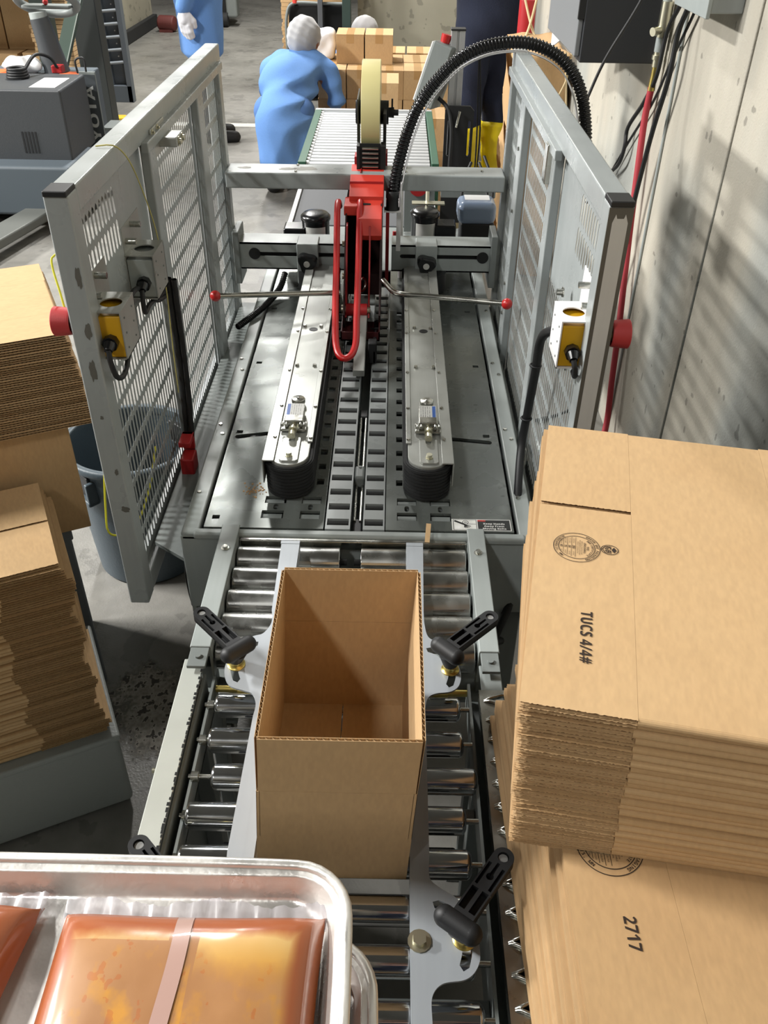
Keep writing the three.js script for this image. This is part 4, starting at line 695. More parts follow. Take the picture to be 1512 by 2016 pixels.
// ---------------------------------------------------------------- right-hand stacks of flat cartons
{
  const plank = thing('grip_plank', 'serrated steel grip plank under the flat cartons beside the conveyor', 'steel plank', [0.25, 0.652, -0.5]);
  part(plank, 'plank_channel', [plan([[0.143, -0.885], [0.4, -0.885], [0.4, -0.05], [0.143, -0.05]], 0.668, 0.003, Array.from({ length: 22 }, (_, i) => { const z = -0.864 + i * 0.036; return [[0.153, z], [0.178, z - 0.0085], [0.205, z], [0.178, z + 0.0085]]; })), bx(0.143, 0.146, 0.651, 0.67, -0.885, -0.05), bx(0.397, 0.4, 0.651, 0.67, -0.885, -0.05)], M.steel);
  for (let i = 0; i < 22; i++) { const z = -0.864 + i * 0.036; part(plank, 'serration', [tube([[0.15, 0.67, z + 0.001], [0.156, 0.6735, z + 0.002], [0.166, 0.6735, z + 0.006], [0.179, 0.672, z + 0.0105], [0.206, 0.6705, z + 0.001]], 0.0026, 14, 6), tube([[0.15, 0.67, z - 0.001], [0.156, 0.6735, z - 0.002], [0.166, 0.6735, z - 0.006], [0.179, 0.672, z - 0.0105], [0.206, 0.6705, z - 0.001]], 0.0026, 14, 6)], M.steel); }
  const stand = thing('carton_stand', 'low steel stand beneath the grip plank and the flat cartons on the right', 'stand', [0.4, 0, -0.5]);
  part(stand, 'stand_top', bx(0.19, 0.66, 0.63, 0.65, -0.88, -0.05, 0.003), M.greyDark);
  part(stand, 'support_board', bx(0.41, 0.66, 0.65, 0.6755, -0.88, -0.05, 0.002), M.greyDark);
  for (const [x, z] of [[0.21, -0.86], [0.64, -0.86], [0.21, -0.07], [0.64, -0.07]]) part(stand, 'leg', bx(x - 0.014, x + 0.014, 0, 0.631, z - 0.014, z + 0.014, 0.002), M.greyDark);

  const protos = M.kraft.map((m, i) => ({ m, t: null, i }));
  const nameR = (k, n, where) => `knocked-down kraft carton ${where}, ${ordinal(n - k)} from the top`;
  const place = (o, x, y, z, a) => { o.position.set(x, y, z); o.rotation.set(0, a * D, 0); return o; };
  const get = (i, label, group) => { const p = protos[i]; if (!p.t) { p.t = flatCarton('flat_carton', label, 'flat carton', p.m, { group }); return p.t; } return copyThing(p.t, label, group); };
  // lower stack
  const NL = 18, gl = 'flat cartons in the lower right stack';
  for (let k = 0; k < NL - 1; k++) {
    const f = k / (NL - 1), y = 0.6765 + k * PT;
    place(get(k % 3, nameR(k, NL, 'in the lower right stack'), gl), lerp(0.166, 0.187, f * f) + rr(-0.0028, 0.0028), y, -0.33 + 0.012 * Math.sin(k * 1.7) + rr(-0.004, 0.004), lerp(1.2, -2.0, f) + rr(-0.3, 0.3));
  }
  const tl = flatCarton('flat_carton', 'top carton of the lower right stack, printed 2717', 'flat carton', M.kraft[1], { top: true, group: gl });
  place(tl, 0.187, 0.6765 + (NL - 1) * PT, -0.33, -0.4);
  print(tl, 0.0545, 0.097, 0.036, 0.0135, 0.0099, (g, W, Hh) => condensed(g, '2717', W, Hh));
  print(tl, 0.05, 0.19, 0.071, 0.071, 0.0098, (g, W) => stamp(g, W));
  // upper stack, turned about its near left corner
  const NU = 23, y0 = 0.6765 + NL * PT, gu = 'flat cartons in the upper right stack';
  const nearX = (f) => lerp(0.134, 0.122, f);
  for (let k = 0; k < NU - 1; k++) {
    const f = k / (NU - 1);
    place(get((k * 2 + 1) % 3, nameR(k, NU, 'in the upper right stack'), gu), nearX(f) + rr(-0.002, 0.002), y0 + k * PT, -0.523 + rr(-0.0014, 0.0014) + 0.003 * Math.sin(k * 0.5), lerp(-8.4, -10.6, f) + rr(-0.22, 0.22));
  }
  const tu = flatCarton('flat_carton', 'topmost flat carton on the right, printed TUCS 4/4# with a round certificate stamp', 'flat carton', M.kraft[2], { top: true, group: gu });
  place(tu, 0.122, y0 + (NU - 1) * PT, -0.522, -10.9);
  print(tu, 0.0565, 0.096, 0.076, 0.0125, 0.0099, (g, W, Hh) => condensed(g, 'TUCS 4/4#', W, Hh), 768);
  print(tu, 0.044, 0.2345, 0.052, 0.052, 0.0098, (g, W) => stamp(g, W), 1024);
  print(tu, 0.0795, 0.2375, 0.0175, 0.0195, 0.0098, (g, W, Hh) => {
    g.lineWidth = W * 0.05; g.beginPath(); g.ellipse(W / 2, Hh / 2, W * 0.46, Hh * 0.47, 0, 0, 7); g.stroke();
    g.lineWidth = W * 0.06; g.beginPath(); g.moveTo(W * 0.5, Hh * 0.12); g.lineTo(W * 0.78, Hh * 0.26); g.lineTo(W * 0.5, Hh * 0.4); g.lineTo(W * 0.22, Hh * 0.26); g.closePath(); g.fill();
    g.font = 'bold ' + W * 0.4 + 'px sans-serif'; g.textAlign = 'center'; g.textBaseline = 'middle'; g.save(); g.transform(1, 0.35, 0, 1.25, W * 0.36, Hh * 0.58); g.fillText('G', 0, 0); g.restore(); g.save(); g.transform(1, -0.35, 0, 1.25, W * 0.64, Hh * 0.58); g.fillText('B', 0, 0); g.restore();
    g.lineWidth = W * 0.05; g.beginPath(); g.moveTo(W * 0.18, Hh * 0.4); g.lineTo(W * 0.18, Hh * 0.74); g.lineTo(W * 0.5, Hh * 0.9); g.lineTo(W * 0.82, Hh * 0.74); g.lineTo(W * 0.82, Hh * 0.4); g.stroke();
  });

  // ---------------------------------------------------------------- left-hand pallet of cartons, turned 25.5 degrees
  const A = 25.5 * D, P0 = [-0.54, -1.14];
  const at = (u, v) => [P0[0] + u * Math.cos(A) - v * Math.sin(A), P0[1] - u * Math.sin(A) - v * Math.cos(A)];
  const put = (o, u, y, v, extra = 0) => { const [x, z] = at(u, v); o.position.set(x, y, z); o.rotation.set(0, A + extra * D, 0); return o; };
  const dolly = put(thing('plastic_platform', 'low grey plastic platform under the front left carton stack', 'platform', [0, 0, 0], { local: true }), 0, 0, 0);
  const platM = std(0x8b8f8c, 0.5, 0, { bumpMap: grain, bumpScale: 0.0005 });
  part(dolly, 'platform_body', [bx(-0.8, 0, 0.012, 0.222, -0.35, 0, 0.012)], platM);
  part(dolly, 'platform_rim', [bx(-0.8, 0.004, 0.214, 0.23, -0.352, 0.004, 0.006)], platM);
  part(dolly, 'base_skid', [bx(-0.78, -0.02, 0, 0.014, -0.33, -0.02)], M.dark);
  // front stack: smaller cartons, flap edge to the right
  const small = { flap: 0.13, depth: 0.2, len: 0.28, slot: 0.14 }, gf = 'flat cartons in the front left stack', NF = 44;
  const fp = [0, 1, 2].map((i) => null);
  const tall = 0.4605, bases = [];
  for (let k = 0; k < NF; k++) {
    const i = k % 3, top = k === NF - 1, label = top ? 'topmost slotted carton of the front left stack, lit peach brown' : `flat carton in the front left stack, ${ordinal(NF - k)} from the top`;
    let o;
    if (top) o = flatCarton('small_flat_carton', label, 'flat carton', M.kraft[2], { ...small, top: true, group: gf });
    else if (!fp[i]) o = fp[i] = flatCarton('small_flat_carton', label, 'flat carton', M.kraft[i], { ...small, group: gf });
    else o = copyThing(fp[i], label, gf);
    const f = k / (NF - 1), lean = Math.floor(k / 7) * 0.004;
    put(o, -tall - lerp(0.02, 0.012, f) + 0.008 * Math.sin(k * 0.55) + rr(-0.004, 0.004) - (k < 12 ? (12 - k) * -0.0006 : 0), 0.2305 + k * PT, lerp(0.018, 0.066, f) + rr(-0.002, 0.002), rr(-0.6, 0.6));
  }
  // rear pile: black crate, closed carton, then flat cartons with the flute ends facing the camera
  const crate = put(thing('plastic_crate', 'grey crate in the deep shade under the left closed carton', 'crate', [0, 0, 0], { local: true }), 0, 0, 0.385);
  const crateM = std(0x6b7074, 0.6);
  part(crate, 'crate_body', [bx(-0.5, 0.012, 0.0, 0.47, -0.24, 0, 0.006)], crateM);
  part(crate, 'crate_rim', [bx(-0.505, 0.016, 0.455, 0.486, -0.245, 0.004, 0.004)], crateM);
  const big = put(thing('closed_carton', 'large closed brown carton beneath the tall left stack of flat cartons', 'carton', [0, 0, 0], { local: true }), 0, 0.487, 0.372);
  part(big, 'carton_body', [bx(-0.55, 0.058, 0, 0.258, -0.3, 0, 0.002)], M.kraft[1]);
  part(big, 'top_flap', [bx(-0.55, 0.058, 0.258, 0.2615, -0.1485, 0), bx(-0.55, 0.058, 0.258, 0.2615, -0.3, -0.1515)], M.kraft[0]);
  part(big, 'tape_strip', bx(-0.55, 0.0585, 0.2615, 0.262, -0.175, -0.125), std(0xb99a6a, 0.35));
  const NR = 21, gr = 'flat cartons in the rear left stack', rp = [null, null, null], yr = 0.7495;
  for (let k = 0; k < NR; k++) {
    const i = (k + 1) % 3, top = k === NR - 1, label = top ? 'brightly lit top flat carton of the rear left stack' : `flat carton in the rear left stack, ${ordinal(NR - k)} from the top`;
    const dim = { flap: 0.105, depth: 0.175, len: 0.54, slot: 0.33 };
    let o;
    if (top) o = flatCarton('wide_flat_carton', label, 'flat carton', M.kraft[2], { ...dim, top: true, group: gr });
    else if (!rp[i]) o = rp[i] = flatCarton('wide_flat_carton', label, 'flat carton', M.kraft[i], { ...dim, group: gr });
    else o = copyThing(rp[i], label, gr);
    // u axis points to the back, v axis to the left
    put(o, lerp(0.115, 0.094, k / (NR - 1)) + rr(-0.003, 0.003), yr + k * PT, 0.354 + rr(-0.003, 0.003), 90 + rr(-0.4, 0.4));
  }
}

// ---------------------------------------------------------------- the open carton on the conveyor
function upright(L, h, t = 0.0042, pitch = 0.0078) {  // standing board: length along x, from z = 0 to -t, flutes upright
  const pos = [], n = Math.round(L / pitch) * 2, a = -0.0005, b = -t + 0.0005, P = (i) => [L * i / n, i % 2 ? a : b];
  for (let i = 0; i < n; i++) { const [xa, za] = P(i), [xb, zb] = P(i + 1); pos.push(xa, 0, za, xb, 0, zb, xb, h, zb, xa, 0, za, xb, h, zb, xa, h, za); }
  const g = new THREE.BufferGeometry(); g.setAttribute('position', new THREE.Float32BufferAttribute(pos, 3)); g.computeVertexNormals();
  return [bx(0, L, 0, h, -0.0005, 0), bx(0, L, 0, h, -t, -t + 0.0005), g];
}
{
  const b = thing('open_carton', 'open kraft carton with raised flaps standing on the conveyor between the guides', 'carton', [-0.0465, 0.6605, -0.724]);
  const x0 = -0.1505, x1 = 0.0325, z0 = -0.586, z1 = -0.862, yb = 0.6605, hb = 0.172, hf = 0.09, mat = M.kraft[0];
  const set = (geos, a, p, tilt = 0, inward = false) => geos.map((g) => prep(g).applyMatrix4(new THREE.Matrix4().makeTranslation(...p).multiply(new THREE.Matrix4().makeRotationY(a)).multiply(new THREE.Matrix4().makeRotationX(tilt))));
  const wx = x1 - x0, wz = z0 - z1;
  const sides = [[wx, 0, [x0, yb, z0]], [wz, Math.PI / 2, [x1, yb, z0]], [wx, Math.PI, [x1, yb, z1]], [wz, -Math.PI / 2, [x0, yb, z1]]];
  const tilts = [0.008, 0.015, 0.02, 0.015];
  sides.forEach(([L, a, p], i) => {
    part(b, 'side_wall', set(upright(L, hb), a, p), mat);
    const q = [...p]; q[1] += hb + 0.0005; const e = 0.002;
    q[0] += Math.cos(a) * e; q[2] -= Math.sin(a) * e;
    part(b, 'flap', set(upright(L - 2 * e, hf), a, q, tilts[i]), mat);
  });
  const flare = (m) => { const p = m.geometry.attributes.position, cx = (x0 + x1) / 2 + 0.0465; for (let i = 0; i < p.count; i++) p.setX(i, cx + (p.getX(i) - cx) * (1 - 0.1 * p.getY(i)) + 0.055 * p.getY(i)); };
  b.children.forEach(flare);
  part(b, 'bottom', [bx(x0 + 0.004, (x0 + x1) / 2 - 0.0008, yb, yb + 0.004, z1 + 0.004, z0 - 0.004), bx((x0 + x1) / 2 + 0.0008, x1 - 0.004, yb, yb + 0.004, z1 + 0.004, z0 - 0.004)], mat);
}
single('paper_scrap', 'thin tan strip of board lying across the front edge of the bed', 'paper scrap', [bx(-0.0045, 0.0045, 0, 0.0012, -0.028, 0.028).rotateY(-0.08).translate(0.077, 0.6722, -1.262)], M.kraft[0]);

// ---------------------------------------------------------------- trays and sauce bags in the foreground
function roundRect(x0, x1, z0, z1, r, n = 7) {
  const o = [], c = [[x1 - r, z1 - r, 0], [x0 + r, z1 - r, 1], [x0 + r, z0 + r, 2], [x1 - r, z0 + r, 3]];
  for (const [cx, cz, q] of c) for (let i = 0; i <= n; i++) { const a = (q + i / n) * Math.PI / 2; o.push([cx + r * Math.cos(a), cz + r * Math.sin(a)]); }
  return o;
}
const panM = std(0xdddbd6, 0.8, 0.7, { roughnessMap: scuffs, bumpMap: grain, bumpScale: 0.0002 });
function sheetPan(label, x0, x1, z0, z1, yTop) {
  const p = thing('sheet_pan', label, 'sheet pan', [(x0 + x1) / 2, yTop - 0.027, (z0 + z1) / 2]);
  const rings = [[0.0, 0.0, 0.045], [0.003, -0.003, 0.042], [0.009, -0.004, 0.036], [0.0105, -0.006, 0.034], [0.018, -0.022, 0.03], [0.021, -0.0255, 0.027], [0.026, -0.0265, 0.022]];
  const pos = [], idx = []; let n = 0;
  rings.forEach(([ins, dy, r], k) => { const q = roundRect(x0 + ins, x1 - ins, z0 + ins, z1 - ins, r); n = q.length; for (const [x, z] of q) pos.push(x, yTop + dy, z); });
  for (let k = 0; k < rings.length - 1; k++) for (let i = 0; i < n; i++) { const a = k * n + i, c = k * n + (i + 1) % n; idx.push(a, c, a + n, c, c + n, a + n); }
  const cI = pos.length / 3; pos.push((x0 + x1) / 2, yTop - 0.0265, (z0 + z1) / 2); const base = (rings.length - 1) * n; for (let i = 0; i < n; i++) idx.push(base + i, base + (i + 1) % n, cI);
  const g = new THREE.BufferGeometry(); g.setAttribute('position', new THREE.Float32BufferAttribute(pos, 3)); g.setIndex(idx); g.computeVertexNormals();
  part(p, 'pan_body', g, panM);
  part(p, 'rolled_rim', tube(roundRect(x0 + 0.001, x1 - 0.001, z0 + 0.001, z1 - 0.001, 0.044).map(([x, z]) => [x, yTop - 0.003, z]), 0.0045, 220, 10, true), panM);
  return p;
}
sheetPan('aluminium sheet pan holding two large bags of orange sauce in the foreground', -0.68, -0.024, -0.4, 0.03, 1.0);
sheetPan('lower aluminium sheet pan whose corner sticks out under the front pan', -0.63, -0.003, -0.372, 0.05, 0.935);
const sauce = (dark) => canvasTex(768, 896, (g, W, Hh) => {
  const img = g.createImageData(W, Hh), d = img.data, R = hex(0x9c4d18), T = hex(0xac7c4e), Yl = hex(0xbf852c), Cr = hex(0xcfac70), Dk = hex(0xa84d14);
  for (let j = 0; j < Hh; j++) for (let i = 0; i < W; i++) {
    const u = i / W, v = j / Hh, n = fbm(u, v, 4, 4, 6, dark ? 410 : 401), m = fbm(u, v, 9, 9, 5, 421), s = fbm(u, v, 30, 30, 3, 431);
    const ex = Math.min(u, 1 - u) + 0.04 * (n - 0.5), ey = Math.min(v, 1 - v) + 0.04 * (m - 0.5), e = Math.min(ex, ey);
    let c = mixc(T, tone(0x9d6d40, 1), clamp(3 * (n - 0.42), 0, 1)); c = mixc(c, Yl, clamp(5 * (m - 0.6) + (u > 0.5 && u < 0.55 ? 0.7 : 0), 0, 1)); if (s > 0.74) c = mixc(c, Dk, 0.35);
    if (v < 0.3 && u > 0.56) c = mixc(c, mixc(Yl, Cr, clamp((0.2 - v) * 6 + n * 0.5, 0, 1)), clamp(10 * (0.26 + 0.14 * (u - 0.75) - v + 0.14 * (m - 0.5)), 0, 1));
    if (v < 0.12 && u < 0.45) c = mixc(c, Cr, 0.6);
    c = mixc(R, c, dark ? 0.25 * clamp(14 * (e - 0.1), 0, 1) : clamp(26 * (e - 0.075), 0, 1));
    const o = (j * W + i) * 4; for (let k = 0; k < 3; k++) d[o + k] = clamp(c[k], 0, 1) * 255; d[o + 3] = 255;
  }
  g.putImageData(img, 0, 0);
});
function bag(label, cx, y0, cz, w, l, h, turn, map, seam) {
  const t = thing('sauce_bag', label, 'food bag', [cx, y0, cz], { turn, local: true });
  const n = 44, m = 52, pos = [], uv = [], idx = [];
  const H = (s, v) => { const a = 1 - Math.pow(Math.abs(s), 5), b = 1 - Math.pow(Math.abs(v), 5); return Math.pow(Math.max(0, a * b), 0.42); };
  for (const up of [1, 0]) { const o = pos.length / 3; for (let j = 0; j <= m; j++) for (let i = 0; i <= n; i++) {
    const s = i / n * 2 - 1, v = j / m * 2 - 1, pin = 1 - 0.045 * (1 - s * s) * 0, wx = (1 - 0.055 * Math.pow(1 - v * v, 0.6)), wv = 1 - 0.05 * Math.pow(1 - s * s, 0.6);
    const k = H(s, v), bump = 0.0016 * (fbm(i / n, j / m, 6, 6, 3, 77) - 0.5);
    pos.push(s * w / 2 * wx, up ? 0.006 + (h - 0.006) * k + bump * k : 0.006 * (1 - k), v * l / 2 * wv); uv.push(i / n, 1 - j / m);
  } for (let j = 0; j < m; j++) for (let i = 0; i < n; i++) { const a = o + j * (n + 1) + i, b = a + 1, c = a + n + 1, d = c + 1; if (up) idx.push(a, c, b, b, c, d); else idx.push(a, b, c, b, d, c); } }
  const g = new THREE.BufferGeometry(); g.setAttribute('position', new THREE.Float32BufferAttribute(pos, 3)); g.setAttribute('uv', new THREE.Float32BufferAttribute(uv, 2)); g.setIndex(idx); g.computeVertexNormals();
  part(t, 'bag_body', g, phys({ map, roughness: 0.5, clearcoat: 0.8, clearcoatRoughness: 0.16 }), { keepUV: true });
  const film = phys({ color: 0xe8e6ea, roughness: 0.25, transmission: 0.75, thickness: 0, side: THREE.DoubleSide });
  const crinkle = (y) => { const P = [], I = [], N = 60; for (let i = 0; i <= N; i++) { const x = lerp(-w / 2, w / 2, i / N); P.push(x, 0.007, -l / 2 + 0.012, x, 0.009 + 0.0016 * Math.sin(i * 1.3) + 0.001 * Math.sin(i * 2.9), -l / 2 - 0.009 - 0.003 * Math.sin(i * 0.23) - 0.0012 * Math.sin(i * 0.8)); if (i < N) { const a = i * 2; I.push(a, a + 2, a + 1, a + 1, a + 2, a + 3); } } const q = new THREE.BufferGeometry(); q.setAttribute('position', new THREE.Float32BufferAttribute(P, 3)); q.setIndex(I); q.computeVertexNormals(); return q; };
  part(t, 'sealed_edge', crinkle(), film, { label: 'clear crinkled end seal' });
  if (seam) { const P = [], I = [], N = 50; for (let j = 0; j <= N; j++) { const v = j / N * 2 - 1; for (const s of [-0.09, 0.03]) { const k = H(s, v); P.push((s + 0.02 * Math.sin(j * 0.2)) * w / 2, 0.0075 + (h - 0.006) * k, v * l / 2 * 0.945); } if (j < N) { const a = j * 2; I.push(a, a + 2, a + 1, a + 1, a + 2, a + 3); } } const q = new THREE.BufferGeometry(); q.setAttribute('position', new THREE.Float32BufferAttribute(P, 3)); q.setIndex(I); q.computeVertexNormals(); part(t, 'back_seam', q, phys({ color: 0xb08f84, roughness: 0.35, clearcoat: 0.6, side: THREE.DoubleSide }), { label: 'pale pinkish film seam' }); }
  return t;
}
bag('clear bag of thick tan and orange sauce with a pale seam, on the front pan', -0.147, 0.9745, -0.232, 0.212, 0.264, 0.041, 0.0, sauce(false), true);
bag('dark orange sauce bag at the left edge of the front pan', -0.385, 0.9745, -0.245, 0.21, 0.262, 0.042, -0.08, sauce(true), false);
bag('sauce bag peeking out of the lower pan', -0.12, 0.9095, -0.22, 0.2, 0.25, 0.024, 0, sauce(true), false);
{
  const t = thing('work_table', 'steel work table carrying the two sheet pans', 'table', [-0.4, 0, -0.1]);
  part(t, 'table_top', bx(-0.7, -0.06, 0.885, 0.9065, -0.3, 0.12, 0.004), M.steel);
  for (const [x, z] of [[-0.68, -0.27], [-0.36, -0.27], [-0.68, 0.1], [-0.36, 0.1]]) part(t, 'leg', cyl([x, 0, z], [x, 0.886, z], 0.016), M.steel);
}

{ // unseen rack added left of the camera to keep light off the left cartons
  const t = thing('added_shade_rack', 'added unseen rack under a dark cover that shades the left cartons', 'pan rack', [-1.05, 0, 0.1]);
  for (const [x, z] of [[-1.45, -0.2], [-0.78, -0.2], [-1.45, 0.42], [-0.78, 0.42]]) part(t, 'upright', bx(x - 0.015, x + 0.015, 0.08, 1.9, z - 0.015, z + 0.015, 0.003), M.alu);
  for (let i = 0; i < 14; i++) part(t, 'stored_pan', bx(-1.43, -0.8, 0.2 + i * 0.115, 0.226 + i * 0.115, -0.2, 0.42, 0.008), panM);
  for (const [x, z] of [[-1.45, -0.2], [-0.78, -0.2], [-1.45, 0.42], [-0.78, 0.42]]) part(t, 'caster', cyl([x - 0.015, 0.04, z], [x + 0.015, 0.04, z], 0.04, 0.04, 18), M.rubber);
  part(t, 'added_shade_cover', [bx(-1.48, -0.75, 0.12, 1.915, -0.226, -0.219), bx(-1.48, -0.75, 1.91, 1.916, -0.226, 0.445), bx(-0.757, -0.75, 0.12, 1.915, -0.226, 0.445)], std(0x23262c, 0.8), { label: 'dark cover added to block and absorb light' });
}

// ---------------------------------------------------------------- waste bin and cords at the left
{
  const t = thing('waste_bin', 'round blue-grey plastic waste bin behind the left guard panel', 'bin', [-0.7, 0, -2.0]);
  const m = std(0x434f57, 0.5, 0, { bumpMap: grain, bumpScale: 0.0004 });
  part(t, 'bin_body', lathe([-0.7, 0, -2.0], [0, 1, 0], [[0.0, 0.002], [0.135, 0.0], [0.146, 0.006], [0.172, 0.39], [0.168, 0.39], [0.142, 0.012], [0.0, 0.012]], 56), m);
  part(t, 'bin_rim', lathe([-0.7, 0.385, -2.0], [0, 1, 0], [[0.166, 0], [0.182, 0], [0.186, 0.004], [0.186, 0.016], [0.181, 0.022], [0.171, 0.022], [0.166, 0.018], [0.166, 0]], 56), m);
  for (const a of [-0.75, 2.39]) { const R = 0.165, c = [-0.7 + R * Math.sin(a), 0.325, -2.0 + R * Math.cos(a)]; const h = part(t, 'handle', [bx(-0.065, 0.065, -0.03, -0.015, -0.012, 0.02, 0.005), bx(-0.065, -0.052, -0.03, 0.04, -0.012, 0.018, 0.004), bx(0.052, 0.065, -0.03, 0.04, -0.012, 0.018, 0.004)].map((g) => g.rotateY(a).translate(...c)), m); part(h, 'hand_recess', bx(-0.052, 0.052, -0.016, 0.05, -0.012, 0.006, 0.004).rotateY(a).translate(...c), M.black); }
  const cord = std(0xd2cc2e, 0.6), cordp = std(0xb9b06a, 0.6);
  single('draped_cord', 'thin pale cord draped over the top rail of the left guard panel', 'cord', tube([[-0.478, 1.2925, -1.46], [-0.452, 1.293, -1.465], [-0.44, 1.27, -1.49], [-0.432, 1.2, -1.53], [-0.424, 1.12, -1.55], [-0.42, 1.02, -1.545], [-0.422, 0.9, -1.54], [-0.425, 0.8, -1.545]], 0.0012, 60, 6), cordp);
  single('draped_cord', 'bright yellow cord hanging outside the left guard panel', 'cord', tube([[-0.505, 1.225, -1.3], [-0.52, 1.17, -1.31], [-0.526, 1.165, -1.305], [-0.512, 1.115, -1.275], [-0.5, 1.07, -1.255]], 0.0018, 40, 6), cord);
  single('draped_cord', 'yellow cord hanging against the waste bin behind the guard slots', 'cord', tube([[-0.545, 0.76, -1.41], [-0.55, 0.707, -1.39], [-0.551, 0.64, -1.36], [-0.55, 0.6, -1.345], [-0.545, 0.575, -1.36], [-0.52, 0.56, -1.4], [-0.5, 0.6, -1.48], [-0.495, 0.66, -1.56]], 0.0022, 40, 6), cord);
  // pale patch: abraded concrete, with a pool of light painted in
  const pm = canvasTex(256, 256, (g, W) => { const img = g.createImageData(W, W), d = img.data; for (let j = 0; j < W; j++) for (let i = 0; i < W; i++) { const u = i / W, v = j / W, n = fbm(u, v, 6, 6, 5, 501), s = fbm(u, v, 40, 40, 3, 511), r = Math.hypot(u - 0.5, v - 0.5) + 0.3 * (n - 0.5), k = 0.85 + 0.5 * (s - 0.5), o = (j * W + i) * 4; const dark = s > 0.66; d[o] = (dark ? 70 : 178) * k; d[o + 1] = (dark ? 66 : 172) * k; d[o + 2] = (dark ? 62 : 162) * k; d[o + 3] = 255 * clamp((0.36 - r) * 7 + 1.2 * (s - 0.5), 0, 1); } g.putImageData(img, 0, 0); });
  single('floor_patch', 'pale abraded concrete patch with a painted pool of light beside the left platform', 'floor patch', new THREE.PlaneGeometry(0.36, 0.44).rotateX(-Math.PI / 2).translate(-0.565, 0.0008, -1.42), new THREE.MeshStandardMaterial({ map: pm, transparent: true, roughness: 0.9 }), { keepUV: true });
}

// ---------------------------------------------------------------- outfeed and cartons behind the machine
{
  const t = thing('outfeed_table', 'dark belt table leading out of the back of the sealer', 'conveyor', [-0.1, 0, -3.4]);
  part(t, 'belt_bed', bx(-0.345, 0.14, 0.63, 0.657, -3.72, -3.005, 0.004), std(0x4a4c50, 0.6));
  parts(t, 'edge_rail', [bx(-0.362, -0.346, 0.62, 0.664, -3.72, -3.005, 0.002), bx(0.141, 0.157, 0.62, 0.664, -3.72, -3.005, 0.002)], M.alu);
  for (const [x, z] of [[-0.33, -3.1], [0.12, -3.1], [-0.33, -3.65], [0.12, -3.65]]) part(t, 'leg', bx(x - 0.015, x + 0.015, 0, 0.631, z - 0.015, z + 0.015, 0.002), M.greyDark);
  const green = std(0x2f5a45, 0.5, 0, { map: paintMap });
  const c = thing('outfeed_conveyor', 'green framed gravity conveyor with silver rollers beside the bending worker', 'conveyor', [-0.1, 0, -4.2]);
  parts(c, 'frame_rail', [bx(-0.395, -0.362, 0.57, 0.672, -4.7, -3.74, 0.002), bx(0.16, 0.19, 0.57, 0.672, -4.7, -3.74, 0.002)], green);
  part(c, 'end_plate', bx(-0.395, 0.19, 0.61, 0.672, -4.73, -4.702, 0.002), M.alu);
  for (let i = 0; i < 19; i++) { const z = -3.765 - i * 0.05; const r = part(c, 'silver_roller', cyl([-0.355, 0.643, z], [0.153, 0.643, z], 0.0225, 0.0225, 20), M.alu); part(r, 'roller_hub', cyl([-0.362, 0.66, z], [-0.35, 0.66, z], 0.011, 0.011, 10), M.white); }
  for (const [x, z] of [[-0.378, -3.8], [0.175, -3.8], [-0.378, -4.62], [0.175, -4.62]]) part(c, 'leg', bx(x - 0.02, x + 0.02, 0, 0.571, z - 0.02, z + 0.02, 0.002), green);

  // control post with tilted panel
  const s = thing('control_post', 'aluminium post with a tilted grey control panel and black mounting plate behind the beam', 'control panel', [0.21, 0, -3.3]);
  part(s, 'post', [bx(0.186, 0.205, 0, 1.225, -3.3, -3.26, 0.001), bx(0.213, 0.232, 0, 1.225, -3.3, -3.26, 0.001), bx(0.2, 0.218, 0, 1.223, -3.295, -3.268)], M.alu);
  part(s, 'post_cap', bx(0.184, 0.234, 1.223, 1.229, -3.303, -3.257, 0.002), M.black);
  part(s, 'foot_plate', bx(0.13, 0.29, 0, 0.012, -3.36, -3.2, 0.003), M.black);
  const bp = part(s, 'black_plate', front([[0.176, 0.6], [0.276, 0.6], [0.276, 0.985], [0.262, 1.0], [0.19, 1.0], [0.176, 0.985]], -3.225, 0.01, [slotPath(0.19, 0.84, 0.19, 0.95, 0.004), slotPath(0.262, 0.84, 0.262, 0.95, 0.004)]), M.black);
  part(bp, 'clamp_handle', cyl([0.226, 0.985, -3.215], [0.215, 0.935, -3.205], 0.005, 0.004, 10), M.steel);
  part(bp, 'plate_spacer', bx(0.19, 0.228, 0.7, 0.95, -3.262, -3.234), M.black);
  const Q = new THREE.Matrix4().makeTranslation(0.135, 1.09, -3.28).multiply(new THREE.Matrix4().makeRotationZ(-0.32)).multiply(new THREE.Matrix4().makeRotationY(-0.35));
  const tilt = (g) => prep(g).applyMatrix4(Q);
  const cp = part(s, 'panel_box', [tilt(bx(-0.025, 0.045, -0.1, 0.1, -0.06, 0.05, 0.006))], M.greyDark);
  part(cp, 'panel_face', tilt(bx(-0.031, -0.025, -0.095, 0.095, -0.055, 0.045, 0.002)), M.white);
  part(cp, 'stop_button', tilt(cyl([0.0, 0.1, 0], [-0.002, 0.125, 0], 0.016, 0.018, 16)), M.red, { label: 'red stop button' });
  part(cp, 'panel_arm', tilt(bx(0.04, 0.075, 0.05, 0.075, -0.02, 0.02, 0.004)), M.black);
  part(cp, 'panel_cable', tube([[0.15, 1.02, -3.26], [0.185, 0.99, -3.23], [0.2, 0.93, -3.21], [0.2, 0.8, -3.2]], 0.007, 30), M.black);
  single('hanging_cable', 'pair of thin black cables hanging in front of the worker in yellow boots', 'cable', [tube([[0.285, 1.16, -3.3], [0.29, 1.05, -3.3], [0.297, 0.9, -3.3], [0.3, 0.7, -3.3]], 0.003, 40, 6), tube([[0.288, 1.16, -3.3], [0.3, 1.02, -3.3], [0.308, 0.9, -3.3], [0.305, 0.7, -3.3]], 0.003, 40, 6)], M.black);
}
